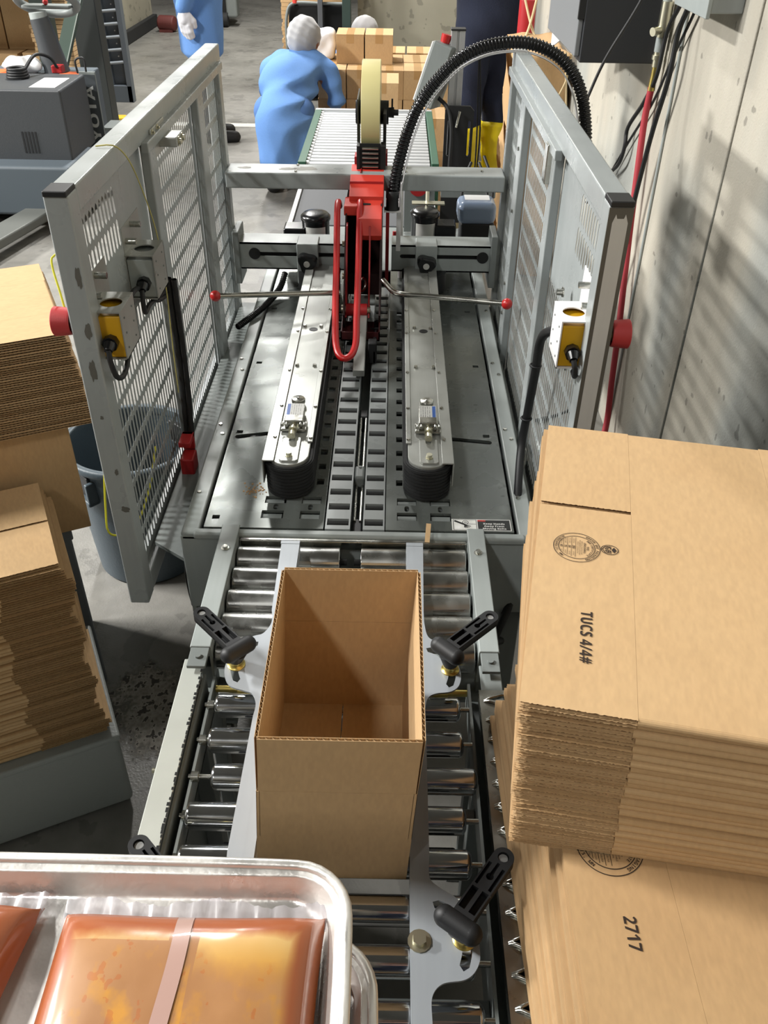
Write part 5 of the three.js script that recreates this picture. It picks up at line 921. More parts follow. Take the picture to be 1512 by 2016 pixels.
function carton(label, x, y, z, turn = 0, w = 0.176, h = 0.168, l = 0.28, group = 'closed cartons stacked on the pallets') {
  const t = thing('shipping_carton', label, 'carton', [x, y, z], { turn: turn * D, local: true, group }), m = M.kraft[Math.floor(rnd() * 3)];
  part(t, 'carton_body', bx(-w / 2, w / 2, 0, h - 0.004, -l / 2, l / 2, 0.002), m);
  part(t, 'top_flap', bx(-w / 2, -0.0012, h - 0.004, h, -l / 2, l / 2), m); part(t, 'top_flap', bx(0.0012, w / 2, h - 0.004, h, -l / 2, l / 2), m);
  part(t, 'tape_strip', [bx(-0.024, 0.024, h, h + 0.0004, -l / 2, l / 2), bx(-0.024, 0.024, h - 0.05, h, l / 2, l / 2 + 0.0004)], std(0xb08b5c, 0.3));
  return t;
}
function pallet(label, x, z, w, d, h = 0.125) {
  const t = thing('wooden_pallet', label, 'pallet', [x, 0, z], { local: true }), m = std(0x9a7a55, 0.9, 0, { map: kraft[1] });
  for (let i = 0; i < 6; i++) part(t, 'deck_board', bx(-w / 2 + i * w / 6 + 0.006, -w / 2 + (i + 1) * w / 6 - 0.006, h - 0.018, h, -d / 2, d / 2), m);
  for (const s of [-1, 0, 1]) part(t, 'bearer', bx(-w / 2, w / 2, 0.018, h - 0.018, s * (d / 2 - 0.04) - 0.03, s * (d / 2 - 0.04) + 0.03), m);
  for (const s of [-1, 0, 1]) part(t, 'base_board', bx(-w / 2, w / 2, 0, 0.018, s * (d / 2 - 0.05) - 0.045, s * (d / 2 - 0.05) + 0.045), m);
}
{
  pallet('wooden pallet under the cartons near the back wall', 0.0, -6.5, 1.0, 1.1);
  const y = (k) => 0.1255 + 0.1685 * k;
  // back pallet
  const zf = -6.0;
  for (let k = 0; k < 3; k++) for (let i = 0; i < 5; i++) {
    const x = -0.397 + i * 0.181; const lv = ['bottom', 'second', 'third'][k];
    carton(`taped carton in the front row on the ${lv} layer, ${['first', 'second', 'third', 'fourth', 'fifth'][i]} from the bending worker`, x + rr(-0.002, 0.002), y(k), zf - 0.14 + rr(-0.004, 0.004), rr(-0.6, 0.6));
  }
  for (let i = 0; i < 5; i++) for (let k = 0; k < 3; k++) if (k > 0 || i > 1 || true) carton(`carton in the second row behind the front row, ${['bottom', 'middle', 'upper'][k]} layer, ${['first', 'second', 'third', 'fourth', 'fifth'][i]} from the left`, -0.4 + i * 0.181, y(k), -6.44, rr(-0.6, 0.6));
  for (let k = 0; k < 3; k++) for (let i = 2; i < 5; i++) carton(`carton in the rear row before the concrete wall, ${['lowest', 'middle', 'highest'][k]} layer, ${['', '', 'first', 'second', 'third'][i]} from the left`, -0.4 + i * 0.19, y(k), -6.78, rr(-1.5, 1.5));
  for (let i = 9; i < 5; i++) carton(`low carton in the rear row before the concrete wall, ${['', '', 'first', 'second', 'third'][i]} from the left`, -0.4 + i * 0.19, y(2), -6.78, rr(-1.5, 1.5));
  carton('left one of the two taped cartons on top of the pile', -0.288, y(3), -6.34);
  carton('right one of the two taped cartons on top of the pile', -0.104, y(3), -6.34);
  // column of cartons just behind the tape roll
  pallet('small pallet under the carton column behind the tape roll', 0.03, -5.1, 0.42, 0.36, 0.075);
  for (let k = 0; k < 4; k++) carton(`carton in the column right behind the tape roll, ${['lowest', 'second', 'third', 'highest'][k]}`, -0.067, 0.0755 + k * 0.1685, -5.1, 0);
  for (let k = 0; k < 3; k++) carton(`carton in the column behind the control post, ${['lowest', 'middle', 'highest'][k]}`, 0.2, 0.0755 + k * 0.1685, -5.1, 0, 0.16);
  single('white_sack', 'white plastic sack between the bending worker and the top cartons', 'sack', nets((p) => Math.hypot(Math.max(Math.abs(p[0] + 0.47) - 0.05, 0), Math.max(Math.abs(p[1] - 0.715) - 0.055, 0), Math.max(Math.abs(p[2] + 6.42) - 0.07, 0)) - 0.028 + 0.005 * Math.sin(p[0] * 60) * Math.sin(p[1] * 50), [-0.62, 0.58, -6.56], [-0.32, 0.86, -6.26], 0.01), M.white);
  // dark truck and carton stack at the far left of the back wall
  const f = thing('pallet_stacker', 'black pallet stacker with an upright mast beyond the bending worker', 'forklift', [-0.65, 0, -8.2]);
  part(f, 'load_backrest', [bx(-0.89, -0.4, 0.1, 0.74, -8.3, -8.2, 0.02)], M.dark);
  part(f, 'backrest_frame', [tube([[-0.9, 0.2, -8.18], [-0.9, 0.66, -8.18], [-0.86, 0.735, -8.18], [-0.6, 0.745, -8.18], [-0.38, 0.745, -8.18]], 0.012, 60)], M.greyDark);
  part(f, 'mast', [bx(-0.64, -0.6, 0, 1.9, -8.18, -8.12, 0.004)], std(0x55575a, 0.5));
  part(f, 'mast', [bx(-0.44, -0.37, 0, 1.9, -8.22, -8.12, 0.004)], std(0x24352e, 0.6));
  part(f, 'warning_light', cyl([-0.83, 0.745, -8.18], [-0.83, 0.78, -8.18], 0.02, 0.018, 14), M.redOrange);
  const st = thing('carton_bundle', 'tall dark brown bundle of flat cartons behind the black stacker', 'carton bundle', [-0.68, 0, -8.5]);
  part(st, 'bundle', Array.from({ length: 40 }, (_, i) => bx(-0.96 + rr(-0.008, 0.008), -0.4 + rr(-0.008, 0.008), 0.1 + i * 0.03, 0.128 + i * 0.03, -8.58, -8.34)), M.kraft[1]);
  part(st, 'bundle_base', bx(-0.96, -0.4, 0, 0.1, -8.58, -8.34), M.dark);
}

// ---------------------------------------------------------------- right wall: cabinet, pipe, hose, cables
{
  const c = thing('electrical_cabinet', 'dark electrical cabinet hung on the right concrete wall', 'cabinet', [0.68, 1.185, -3.24]);
  part(c, 'cabinet_body', bx(0.56, 0.8, 1.185, 1.95, -3.54, -2.945, 0.004), std(0x2b2d31, 0.5));
  const d = part(c, 'cabinet_door', bx(0.543, 0.56, 1.2, 1.94, -3.53, -2.955, 0.004), std(0x7a7d80, 0.5));
  parts(d, 'hinge', [bx(0.54, 0.562, 1.3, 1.36, -2.957, -2.947, 0.002), bx(0.54, 0.562, 1.7, 1.76, -2.957, -2.947, 0.002)], M.black);
  part(c, 'gusset', [side([[-3.52, 1.2], [-3.52, 1.14], [-3.3, 1.2]], 0.56, 0.004)], M.white);
  const p = thing('air_drop_pipe', 'grey air pipe with valve fittings running down the right wall', 'pipe', [0.775, 0.9, -2.86]);
  part(p, 'pipe', [cyl([0.7955, 0, -2.72], [0.7955, 2.2, -2.72], 0.0045), cyl([0.775, 1.23, -2.87], [0.775, 2.2, -2.87], 0.013)], M.grey);
  part(p, 'valve', [cyl([0.775, 1.27, -2.86], [0.775, 1.36, -2.86], 0.018, 0.018, 6), cyl([0.775, 1.29, -2.86], [0.74, 1.285, -2.84], 0.01, 0.012, 14), cyl([0.775, 1.19, -2.87], [0.775, 1.25, -2.87], 0.013, 0.013, 6), cyl([0.775, 1.21, -2.87], [0.775, 1.222, -2.87], 0.0165, 0.0165, 16)], M.zinc);
  part(p, 'brass_fitting', [cyl([0.775, 1.125, -2.875], [0.775, 1.165, -2.872], 0.0115, 0.0095, 6), cyl([0.775, 1.165, -2.872], [0.775, 1.195, -2.87], 0.009, 0.009, 14)], M.brass);
  single('red_air_hose', 'red rubber air hose hanging down the right concrete wall', 'hose', tube([[0.775, 1.135, -2.875], [0.773, 1.05, -2.88], [0.772, 0.9, -2.85], [0.772, 0.75, -2.82], [0.772, 0.6, -2.78], [0.77, 0.45, -2.73], [0.768, 0.25, -2.68], [0.766, 0.08, -2.64], [0.74, 0.012, -2.6], [0.62, 0.011, -2.55]], 0.0105, 90, 10), std(0xa8323c, 0.6));
  const cab = (label, pts, r = 0.0055) => single('black_cable', label, 'cable', tube(pts, r, 90, 8), M.black);
  cab('black cable slanting from the cabinet down behind the conduit arch', [[0.7, 1.52, -2.66], [0.635, 1.378, -2.62], [0.562, 1.246, -2.6], [0.53, 1.16, -2.59], [0.505, 1.1, -2.56], [0.45, 1.0, -2.5]], 0.0042);
  cab('thick black cable hanging in a wavy line beside the red hose', [[0.78, 1.6, -2.6], [0.778, 1.38, -2.73], [0.778, 1.29, -2.825], [0.776, 1.17, -2.845], [0.776, 1.08, -2.935], [0.772, 0.965, -3.07], [0.772, 0.925, -3.062], [0.772, 0.865, -3.09], [0.772, 0.77, -3.25], [0.77, 0.6, -3.5]], 0.0065);
  cab('thin straight black cable crossing the wall beside the red hose', [[0.785, 1.6, -2.5], [0.785, 1.395, -2.6], [0.785, 1.24, -2.74], [0.785, 1.1, -2.86], [0.784, 0.93, -3.07], [0.78, 0.757, -3.27], [0.78, 0.6, -3.5]], 0.0042);
  cab('long black cable running down the wall past the right guard panel', [[0.765, 1.7, -2.5], [0.765, 1.39, -2.61], [0.765, 1.31, -2.668], [0.764, 1.2, -2.673], [0.762, 1.04, -2.73], [0.76, 0.87, -2.77], [0.757, 0.68, -2.8], [0.75, 0.43, -2.87], [0.74, 0.2, -2.9], [0.7, 0.01, -2.9], [0.55, 0.01, -2.8]], 0.0075);
  const j = thing('junction_box', 'small grey junction box at the top of the right wall', 'junction box', [0.77, 1.38, -2.43]);
  part(j, 'box_body', bx(0.72, 0.8, 1.395, 1.5, -2.56, -2.3, 0.004), M.greyLight); part(j, 'box_lip', bx(0.712, 0.722, 1.385, 1.5, -2.57, -2.29, 0.002), M.grey);
  // baled paper with straps and red pole
  const b = thing('paper_bale', 'brown paper bale tied with pale straps behind the right guard panel', 'paper bale', [0.68, 0, -4.4]);
  part(b, 'bale', nets((q) => Math.max(Math.abs(q[0] - 0.665) - 0.1, Math.abs(q[1] - 0.5) - 0.49, Math.abs(q[2] + 4.55) - 0.28) - 0.012 + 0.008 * Math.sin(q[1] * 23 + q[2] * 9) + 0.006 * Math.sin(q[0] * 50 + q[1] * 17), [0.53, -0.02, -4.95], [0.83, 1.06, -4.15], 0.02), M.kraft[1]);
  const strap = std(0xcbb58c, 0.6);
  part(b, 'strap', [tube([[0.66, 0.7, -4.21], [0.72, 0.83, -4.205], [0.76, 0.93, -4.21], [0.78, 1.03, -4.3]], 0.004, 20, 6)], strap); part(b, 'strap', [tube([[0.74, 1.02, -4.22], [0.755, 0.9, -4.205], [0.775, 0.75, -4.205], [0.79, 0.6, -4.21]], 0.005, 20, 6)], strap);
  part(b, 'strap', [tube([[0.6, 1.25, -5.0], [0.68, 1.0, -4.8], [0.72, 0.98, -4.6]], 0.006, 20, 6), tube([[0.72, 1.25, -5.0], [0.66, 1.05, -4.85], [0.62, 1.0, -4.7]], 0.006, 20, 6)], strap);
  const rp = thing('red_pole', 'red cylindrical pole beside the worker in yellow boots', 'pole', [0.665, 0, -5.05]);
  part(rp, 'pole_sleeve', [lathe([0.665, 0.0, -5.05], [0.0, 1, 0], [[0.036, 0.0], [0.036, 0.55], [0.042, 0.62], [0.043, 1.125], [0.036, 1.13], [0.036, 1.1]], 28)], std(0xb02028, 0.45));
  part(rp, 'pole_base', lathe([0.665, 0, -5.05], [0, 1, 0], [[0.09, 0], [0.09, 0.02], [0.04, 0.03]], 24), M.greyDark);
}

// ---------------------------------------------------------------- far left: pallet truck and storage
{
  const tk = thing('pallet_truck', 'dark grey electric pallet truck with a vented housing and forks towards the camera', 'pallet truck', [-2.0, 0, -5.2]);
  const dark = std(0x3a3d40, 0.5, 0, { bumpMap: grain, bumpScale: 0.0003 }), blue = std(0x4a535a, 0.6);
  const hb = part(tk, 'housing', [bx(-2.5, -1.775, 0.31, 0.68, -5.45, -5.0, 0.012)], dark);
  const vents = []; for (let i = 0; i < 5; i++) vents.push(bx(-2.03 + i * 0.018, -2.02 + i * 0.018, 0.36, 0.47, -5.0, -4.998));
  part(hb, 'air_vent', vents, M.black);
  part(hb, 'white_sticker', [bx(-1.96, -1.82, 0.6802, 0.6815, -5.32, -5.06)], M.white); part(hb, 'white_sticker', [bx(-2.5, -2.28, 0.6802, 0.6815, -5.3, -5.1)], M.white);
  part(tk, 'base', [bx(-2.55, -1.75, 0.06, 0.325, -5.3, -4.86, 0.02)], blue);
  part(tk, 'drive_wheel', [cyl([-2.3, 0.08, -5.1], [-2.1, 0.08, -5.1], 0.08, 0.08, 24), cyl([-1.8, 0.06, -5.2], [-1.76, 0.06, -5.2], 0.06, 0.06, 20)], M.rubber);
  for (const x of [-1.97, -2.36]) { const f = part(tk, 'fork', [bx(-0.08, 0.08, 0.05, 0.1, -0.05, 1.15, 0.012).rotateY(-0.22).translate(x, 0, -4.86)], std(0x6a6c68, 0.45, 0.4)); part(f, 'load_wheel', cyl([x - 0.27, 0.03, -3.85], [x - 0.2, 0.03, -3.85], 0.03, 0.03, 16), M.rubber); }
  part(tk, 'rear_deck', [bx(-2.5, -1.84, 0.2, 0.63, -5.95, -5.46, 0.01)], blue);
  part(tk, 'orange_pad', [bx(-2.0, -1.86, 0.631, 0.638, -5.75, -5.6, 0.002)], std(0xd2602c, 0.7)); part(tk, 'orange_pad', [bx(-2.5, -2.3, 0.631, 0.638, -5.8, -5.65, 0.002)], std(0xd2602c, 0.7));
  const cord = part(tk, 'charging_lead', [0, 1, 2, 3].map((i) => new THREE.TorusGeometry(0.055 - i * 0.003, 0.008, 8, 24).rotateX(Math.PI / 2).translate(-2.1, 0.69 + i * 0.013, -5.3)).concat([tube([[-2.06, 0.72, -5.3], [-2.02, 0.78, -5.42], [-1.97, 0.75, -5.5], [-1.95, 0.7, -5.52]], 0.009, 24)]), M.black);
  part(cord, 'red_plug', bx(-1.985, -1.925, 0.668, 0.708, -5.58, -5.52, 0.005), M.redPlastic);
  const col = part(tk, 'steering_column', [cyl([-2.03, 0.63, -5.75], [-2.08, 0.92, -5.75], 0.075, 0.055, 18)], dark);
  part(col, 'column_head', [cyl([-2.08, 0.9, -5.75], [-2.085, 0.95, -5.75], 0.05, 0.05, 18)], M.grey);
  part(col, 'steering_rim', new THREE.TorusGeometry(0.165, 0.024, 12, 40).rotateX(Math.PI / 2 - 0.5).translate(-2.03, 1.0, -5.78), M.greyDark);
  part(col, 'steering_spoke', [bx(-2.17, -1.89, 0.965, 0.985, -5.83, -5.74, 0.008)], M.greyDark); part(col, 'horn_button', sph([-2.03, 1.0, -5.76], 0.016), M.red);
  // badge plate with the lettering running upwards
  const badge = canvasTex(1024, 192, (g, W, Hh) => { g.fillStyle = '#3c4145'; g.fillRect(0, 0, W, Hh); g.fillStyle = '#b9bcbc'; g.font = 'bold 150px sans-serif'; g.textBaseline = 'middle'; g.textAlign = 'center'; const w = g.measureText('TOYOTA').width; g.save(); g.translate(W / 2, Hh / 2); g.scale(W * 0.8 / w, 1); g.fillText('TOYOTA', 0, 0); g.restore(); });
  const bpl = part(tk, 'badge_plate', bx(-1.83, -1.735, 0.08, 0.68, -5.53, -5.515, 0.003), M.greyDark);
  part(bpl, 'badge_lettering', new THREE.PlaneGeometry(0.58, 0.09).rotateZ(Math.PI / 2).translate(-1.7825, 0.375, -5.5135), new THREE.MeshStandardMaterial({ map: badge, roughness: 0.5 }), { keepUV: true, label: 'dark plate with pale vertical lettering' });
  part(bpl, 'grab_loop', tube([[-1.835, 0.67, -5.52], [-1.835, 0.74, -5.52], [-1.79, 0.75, -5.52], [-1.785, 0.68, -5.52]], 0.006, 24), M.black);
  part(tk, 'side_step', bx(-1.76, -1.66, 0.35, 0.37, -5.75, -5.55, 0.006), M.greyDark);

  const mast = thing('storage_rack', 'dark green storage rack with unseen shading shelf and diagonal brace behind the pallet truck', 'rack', [-2.15, 0, -6.85]);
  part(mast, 'shelf', bx(-4.3, -2.4, 1.08, 1.12, -8.5, -6.7, 0.004), std(0x3a4540, 0.7)); part(mast, 'shelf_beam', bx(-4.3, -2.24, 1.0, 1.08, -6.84, -6.8, 0.004), std(0x2a352f, 0.6)); part(mast, 'end_post', bx(-4.34, -4.26, 0, 2.2, -6.9, -6.8, 0.004), std(0x2a352f, 0.6)); part(mast, 'rear_post', bx(-4.34, -4.26, 0, 2.2, -8.5, -8.4, 0.004), std(0x2a352f, 0.6));  // shelf above the view, placed to shade the stored cartons
  part(mast, 'post', bx(-2.235, -2.06, 0, 2.2, -6.95, -6.8, 0.005), std(0x1d211f, 0.6));
  part(mast, 'diagonal_brace', [new THREE.BoxGeometry(0.085, 1.25, 0.04).rotateZ(-0.42).translate(-2.16, 0.83, -6.6)], std(0x4b5a52, 0.5)); part(mast, 'brace_edge', [new THREE.BoxGeometry(0.006, 1.25, 0.045).rotateZ(-0.42).translate(-2.12, 0.83, -6.59)], std(0x9aa39c, 0.5));
  part(mast, 'second_post', bx(-2.55, -2.42, 0, 1.08, -7.0, -6.9, 0.004), std(0x2a352f, 0.6));
  const yb = thing('yellow_guard_post', 'slim yellow post guard beside the dark rack post', 'post guard', [-2.19, 0, -7.2]);
  part(yb, 'post', bx(-2.215, -2.165, 0, 0.43, -7.21, -7.19, 0.003), M.yellowPaint); part(yb, 'foot', bx(-2.22, -2.05, 0, 0.02, -7.25, -7.15, 0.004), M.yellowPaint);
  single('yellow_chock', 'small yellow wheel chock on the floor beside the yellow post guard', 'chock', plan([[-2.14, -7.13], [-2.05, -7.13], [-2.03, -7.03], [-2.14, -7.03]], 0.0, 0.1, [], 0.01), M.yellowPaint);

  const pl = thing('plastic_pallet', 'blue-grey plastic pallet standing on edge against the far left wall', 'pallet', [-2.35, 0, -8.05]);
  const pm = std(0x5b636b, 0.5), Z = -8.05;
  const lean = (g) => g;
  for (const x of [-2.5, -2.405, -2.25]) part(pl, 'stringer', bx(x - 0.022, x + 0.022, 0, 1.15, Z - 0.06, Z + 0.02, 0.004), pm);
  part(pl, 'back_sheet', bx(-2.52, -2.23, 0.02, 1.14, Z - 0.06, Z - 0.045), pm);
  part(pl, 'foot_board', bx(-2.52, -2.23, 0, 0.13, Z - 0.05, Z + 0.02, 0.004), pm);
  for (let i = 0; i < 9; i++) { part(pl, 'cross_slat', cyl([-2.385, 0.3 + i * 0.095, Z + 0.01], [-2.27, 0.31 + i * 0.095, Z + 0.01], 0.012, 0.012, 10), std(0x8d949a, 0.4)); part(pl, 'rivet', cyl([-2.32, 0.345 + i * 0.095, Z - 0.045], [-2.32, 0.345 + i * 0.095, Z - 0.04], 0.006, 0.006, 8), M.white); }
  for (let i = 0; i < 4; i++) part(pl, 'cross_slat', cyl([-2.49, 0.3 + i * 0.22, Z + 0.01], [-2.42, 0.305 + i * 0.22, Z + 0.01], 0.012, 0.012, 10), std(0x8d949a, 0.4));

  // stored cartons at the left edge
  const store = (label, x0, x1, y0, y1, z0, z1, m = 1) => { const t = thing('stored_carton', label, 'carton', [(x0 + x1) / 2, y0, (z0 + z1) / 2], { group: 'cartons stored behind the pallet truck' }); part(t, 'carton_body', bx(x0, x1, y0, y1, z0, z1, 0.003), M.kraft[m]); part(t, 'top_flap', bx(x0, x1, y1, y1 + 0.004, (z0 + z1) / 2 + 0.001, z1), M.kraft[m]); return t; };
  single('storage_pallet', 'low dark pallet under the stored cartons behind the truck', 'pallet', bx(-3.6, -2.74, 0, 0.12, -8.2, -7.3, 0.01), M.dark);
  store('wide carton at the foot of the pile behind the pallet truck', -3.5, -2.92, 0.121, 0.45, -8.0, -7.45); 
  store('narrow bundle of flat board beside the wide carton behind the pallet truck', -2.9, -2.75, 0.121, 0.45, -7.8, -7.5, 0);
  store('left large carton standing high behind the pallet truck', -3.5, -3.06, 0.455, 1.0, -8.1, -7.65); store('right large carton standing high behind the pallet truck', -3.05, -2.8, 0.455, 1.0, -8.1, -7.65, 0);
  const bd = thing('flat_board_bundle', 'upright bundle of flat board edges seen between the rack braces', 'carton bundle', [-2.6, 0, -7.4]);
  part(bd, 'bundle', Array.from({ length: 30 }, (_, i) => bx(-2.72 + rr(-0.01, 0.01), -2.43, 0.08 + i * 0.03, 0.106 + i * 0.03, -7.6, -7.3)), M.kraft[2]); part(bd, 'bundle_base', bx(-2.72, -2.43, 0, 0.08, -7.6, -7.3), M.dark);
  single('white_bag', 'crumpled white bag lying on the rear deck of the pallet truck', 'bag', nets((p) => ellip(p, [-2.22, 0.675, -5.72], [0.12, 0.05, 0.07]) + 0.008 * Math.sin(p[0] * 50) * Math.sin(p[2] * 60), [-2.4, 0.6, -5.85], [-2.05, 0.76, -5.6], 0.012), M.white);
  const far = thing('floor_scrubber', 'dark machine parked far back beyond the standing worker', 'cleaning machine', [-2.1, 0, -12.5]);
  part(far, 'machine_housing', [bx(-2.5, -2.05, 0.12, 0.8, -12.9, -12.4, 0.04)], M.dark); part(far, 'machine_wheel', [cyl([-2.2, 0.08, -12.38], [-2.1, 0.08, -12.38], 0.08, 0.08, 20), cyl([-2.45, 0.08, -12.38], [-2.4, 0.08, -12.38], 0.08, 0.08, 20)], M.rubber);
  part(far, 'front_bumper', bx(-2.12, -1.98, 0.1, 0.42, -12.6, -12.38, 0.03), M.greyDark);
  single('red_canister', 'dark red canister on the floor at the end of the left wall', 'canister', [lathe([-2.88, 0.09, -11.95], [1, 0, 0.2], [[0.0, 0], [0.07, 0.01], [0.085, 0.03], [0.085, 0.2], [0.07, 0.22], [0, 0.23]], 20), bx(-2.86, -2.7, 0, 0.03, -12.0, -11.86)], std(0x5a2724, 0.6));
}

// ---------------------------------------------------------------- people
const skin = std(0x8a5a41, 0.6), blueCloth = tex(256, 0.12, (u, v) => { const k = 0.95 + 0.1 * fbm(u, v, 80, 80, 2, 601); return tone(0x5f88c2, k); });
M.smock = std(0xffffff, 0.85, 0, { map: blueCloth });
M.smockDark = std(0x4c70a8, 0.85);
M.net = phys({ color: 0xc4c4c6, roughness: 0.9, transmission: 0.45, thickness: 0 });
M.navy = std(0x1d2438, 0.9, 0, { bumpMap: grain, bumpScale: 0.001 });
M.boot = std(0xd8c212, 0.4);
M.hair = std(0x26211f, 0.8);
M.shoe = std(0x141416, 0.6);
M.trouser = std(0x23262f, 0.9);
M.glove = std(0xd6d5da, 0.8);
function headPrims(c, f, r = 0.1) { // c centre, f facing direction on the floor plane
  const [fx, fz] = f, px = -fz, pz = fx, at = (a, b, h) => [c[0] + fx * a + px * b, c[1] + h, c[2] + fz * a + pz * b];
  return [[c, [r * 0.86, r * 1.12, r * 0.92]], [at(0.035, 0, -0.06), at(0.06, 0, -0.08), 0.045, 0.034], [at(0.088, 0, -0.01), at(0.1, 0, -0.028), 0.011, 0.013], [at(-0.005, 0.083, -0.012), at(-0.008, 0.086, -0.035), 0.016, 0.011], [at(-0.005, -0.083, -0.012), at(-0.008, -0.086, -0.035), 0.016, 0.011], [at(0.08, 0, -0.06), at(0.083, 0.015, -0.058), 0.012, 0.008]];
}
function eyes(parent, c, f) { const [fx, fz] = f, px = -fz, pz = fx; for (const s of [-1, 1]) part(parent, 'eye', sph([c[0] + fx * 0.081 + px * s * 0.031, c[1] + 0.003, c[2] + fz * 0.081 + pz * s * 0.031], 0.011, 1, 1, 1, 10), M.white); }
function handPrims(w, d, up, s, len = 0.17) { // wrist, finger direction, back-of-hand direction, side of the thumb
  const dir = V(...d).normalize(), n = V(...up).normalize(), sd = dir.clone().cross(n).multiplyScalar(s), W = V(...w), q = (a, b, c) => W.clone().addScaledVector(dir, a).addScaledVector(sd, b).addScaledVector(n, c).toArray(), out = [];
  out.push([q(0, 0, 0), q(0.05, 0, 0), 0.026, 0.03], [q(0.04, 0.022, 0), q(0.085, 0.026, 0), 0.018, 0.013], [q(0.04, -0.022, 0), q(0.08, -0.026, 0), 0.018, 0.012]);
  [[0.027, 0.068], [0.009, 0.076], [-0.009, 0.07], [-0.027, 0.054]].forEach(([b, l]) => { out.push([q(0.085, b, 0), q(0.085 + l * 0.55, b, -0.01), 0.0095, 0.009], [q(0.085 + l * 0.55, b, -0.01), q(0.085 + l, b, -0.03), 0.009, 0.0075]); });
  out.push([q(0.03, 0.03, -0.005), q(0.065, 0.054, -0.016), 0.012, 0.0105], [q(0.065, 0.054, -0.016), q(0.095, 0.052, -0.03), 0.0105, 0.009]);
  return out;
}
const hug = (prims, k, lo, hi, cell) => nets(blend(prims, k), lo, hi, cell);
const boundsOf = (prims, m = 0.06) => { const lo = [9e9, 9e9, 9e9], hi = [-9e9, -9e9, -9e9]; for (const q of prims) { const pts = q.length === 2 ? [[q[0], Math.max(...q[1])]] : [[q[0], q[2]], [q[1], q[3]]]; for (const [p, r] of pts) for (let i = 0; i < 3; i++) { lo[i] = Math.min(lo[i], p[i] - r - m); hi[i] = Math.max(hi[i], p[i] + r + m); } } return [lo, hi]; };
const flesh = (prims, k, cell) => hug(prims, k, ...boundsOf(prims), cell);
// cloth: the figure's field with shallow folds
const cloth = (prims, k, cell, fold) => nets(((f) => (p) => f(p) + fold(p))(blend(prims, k)), ...boundsOf(prims), cell);

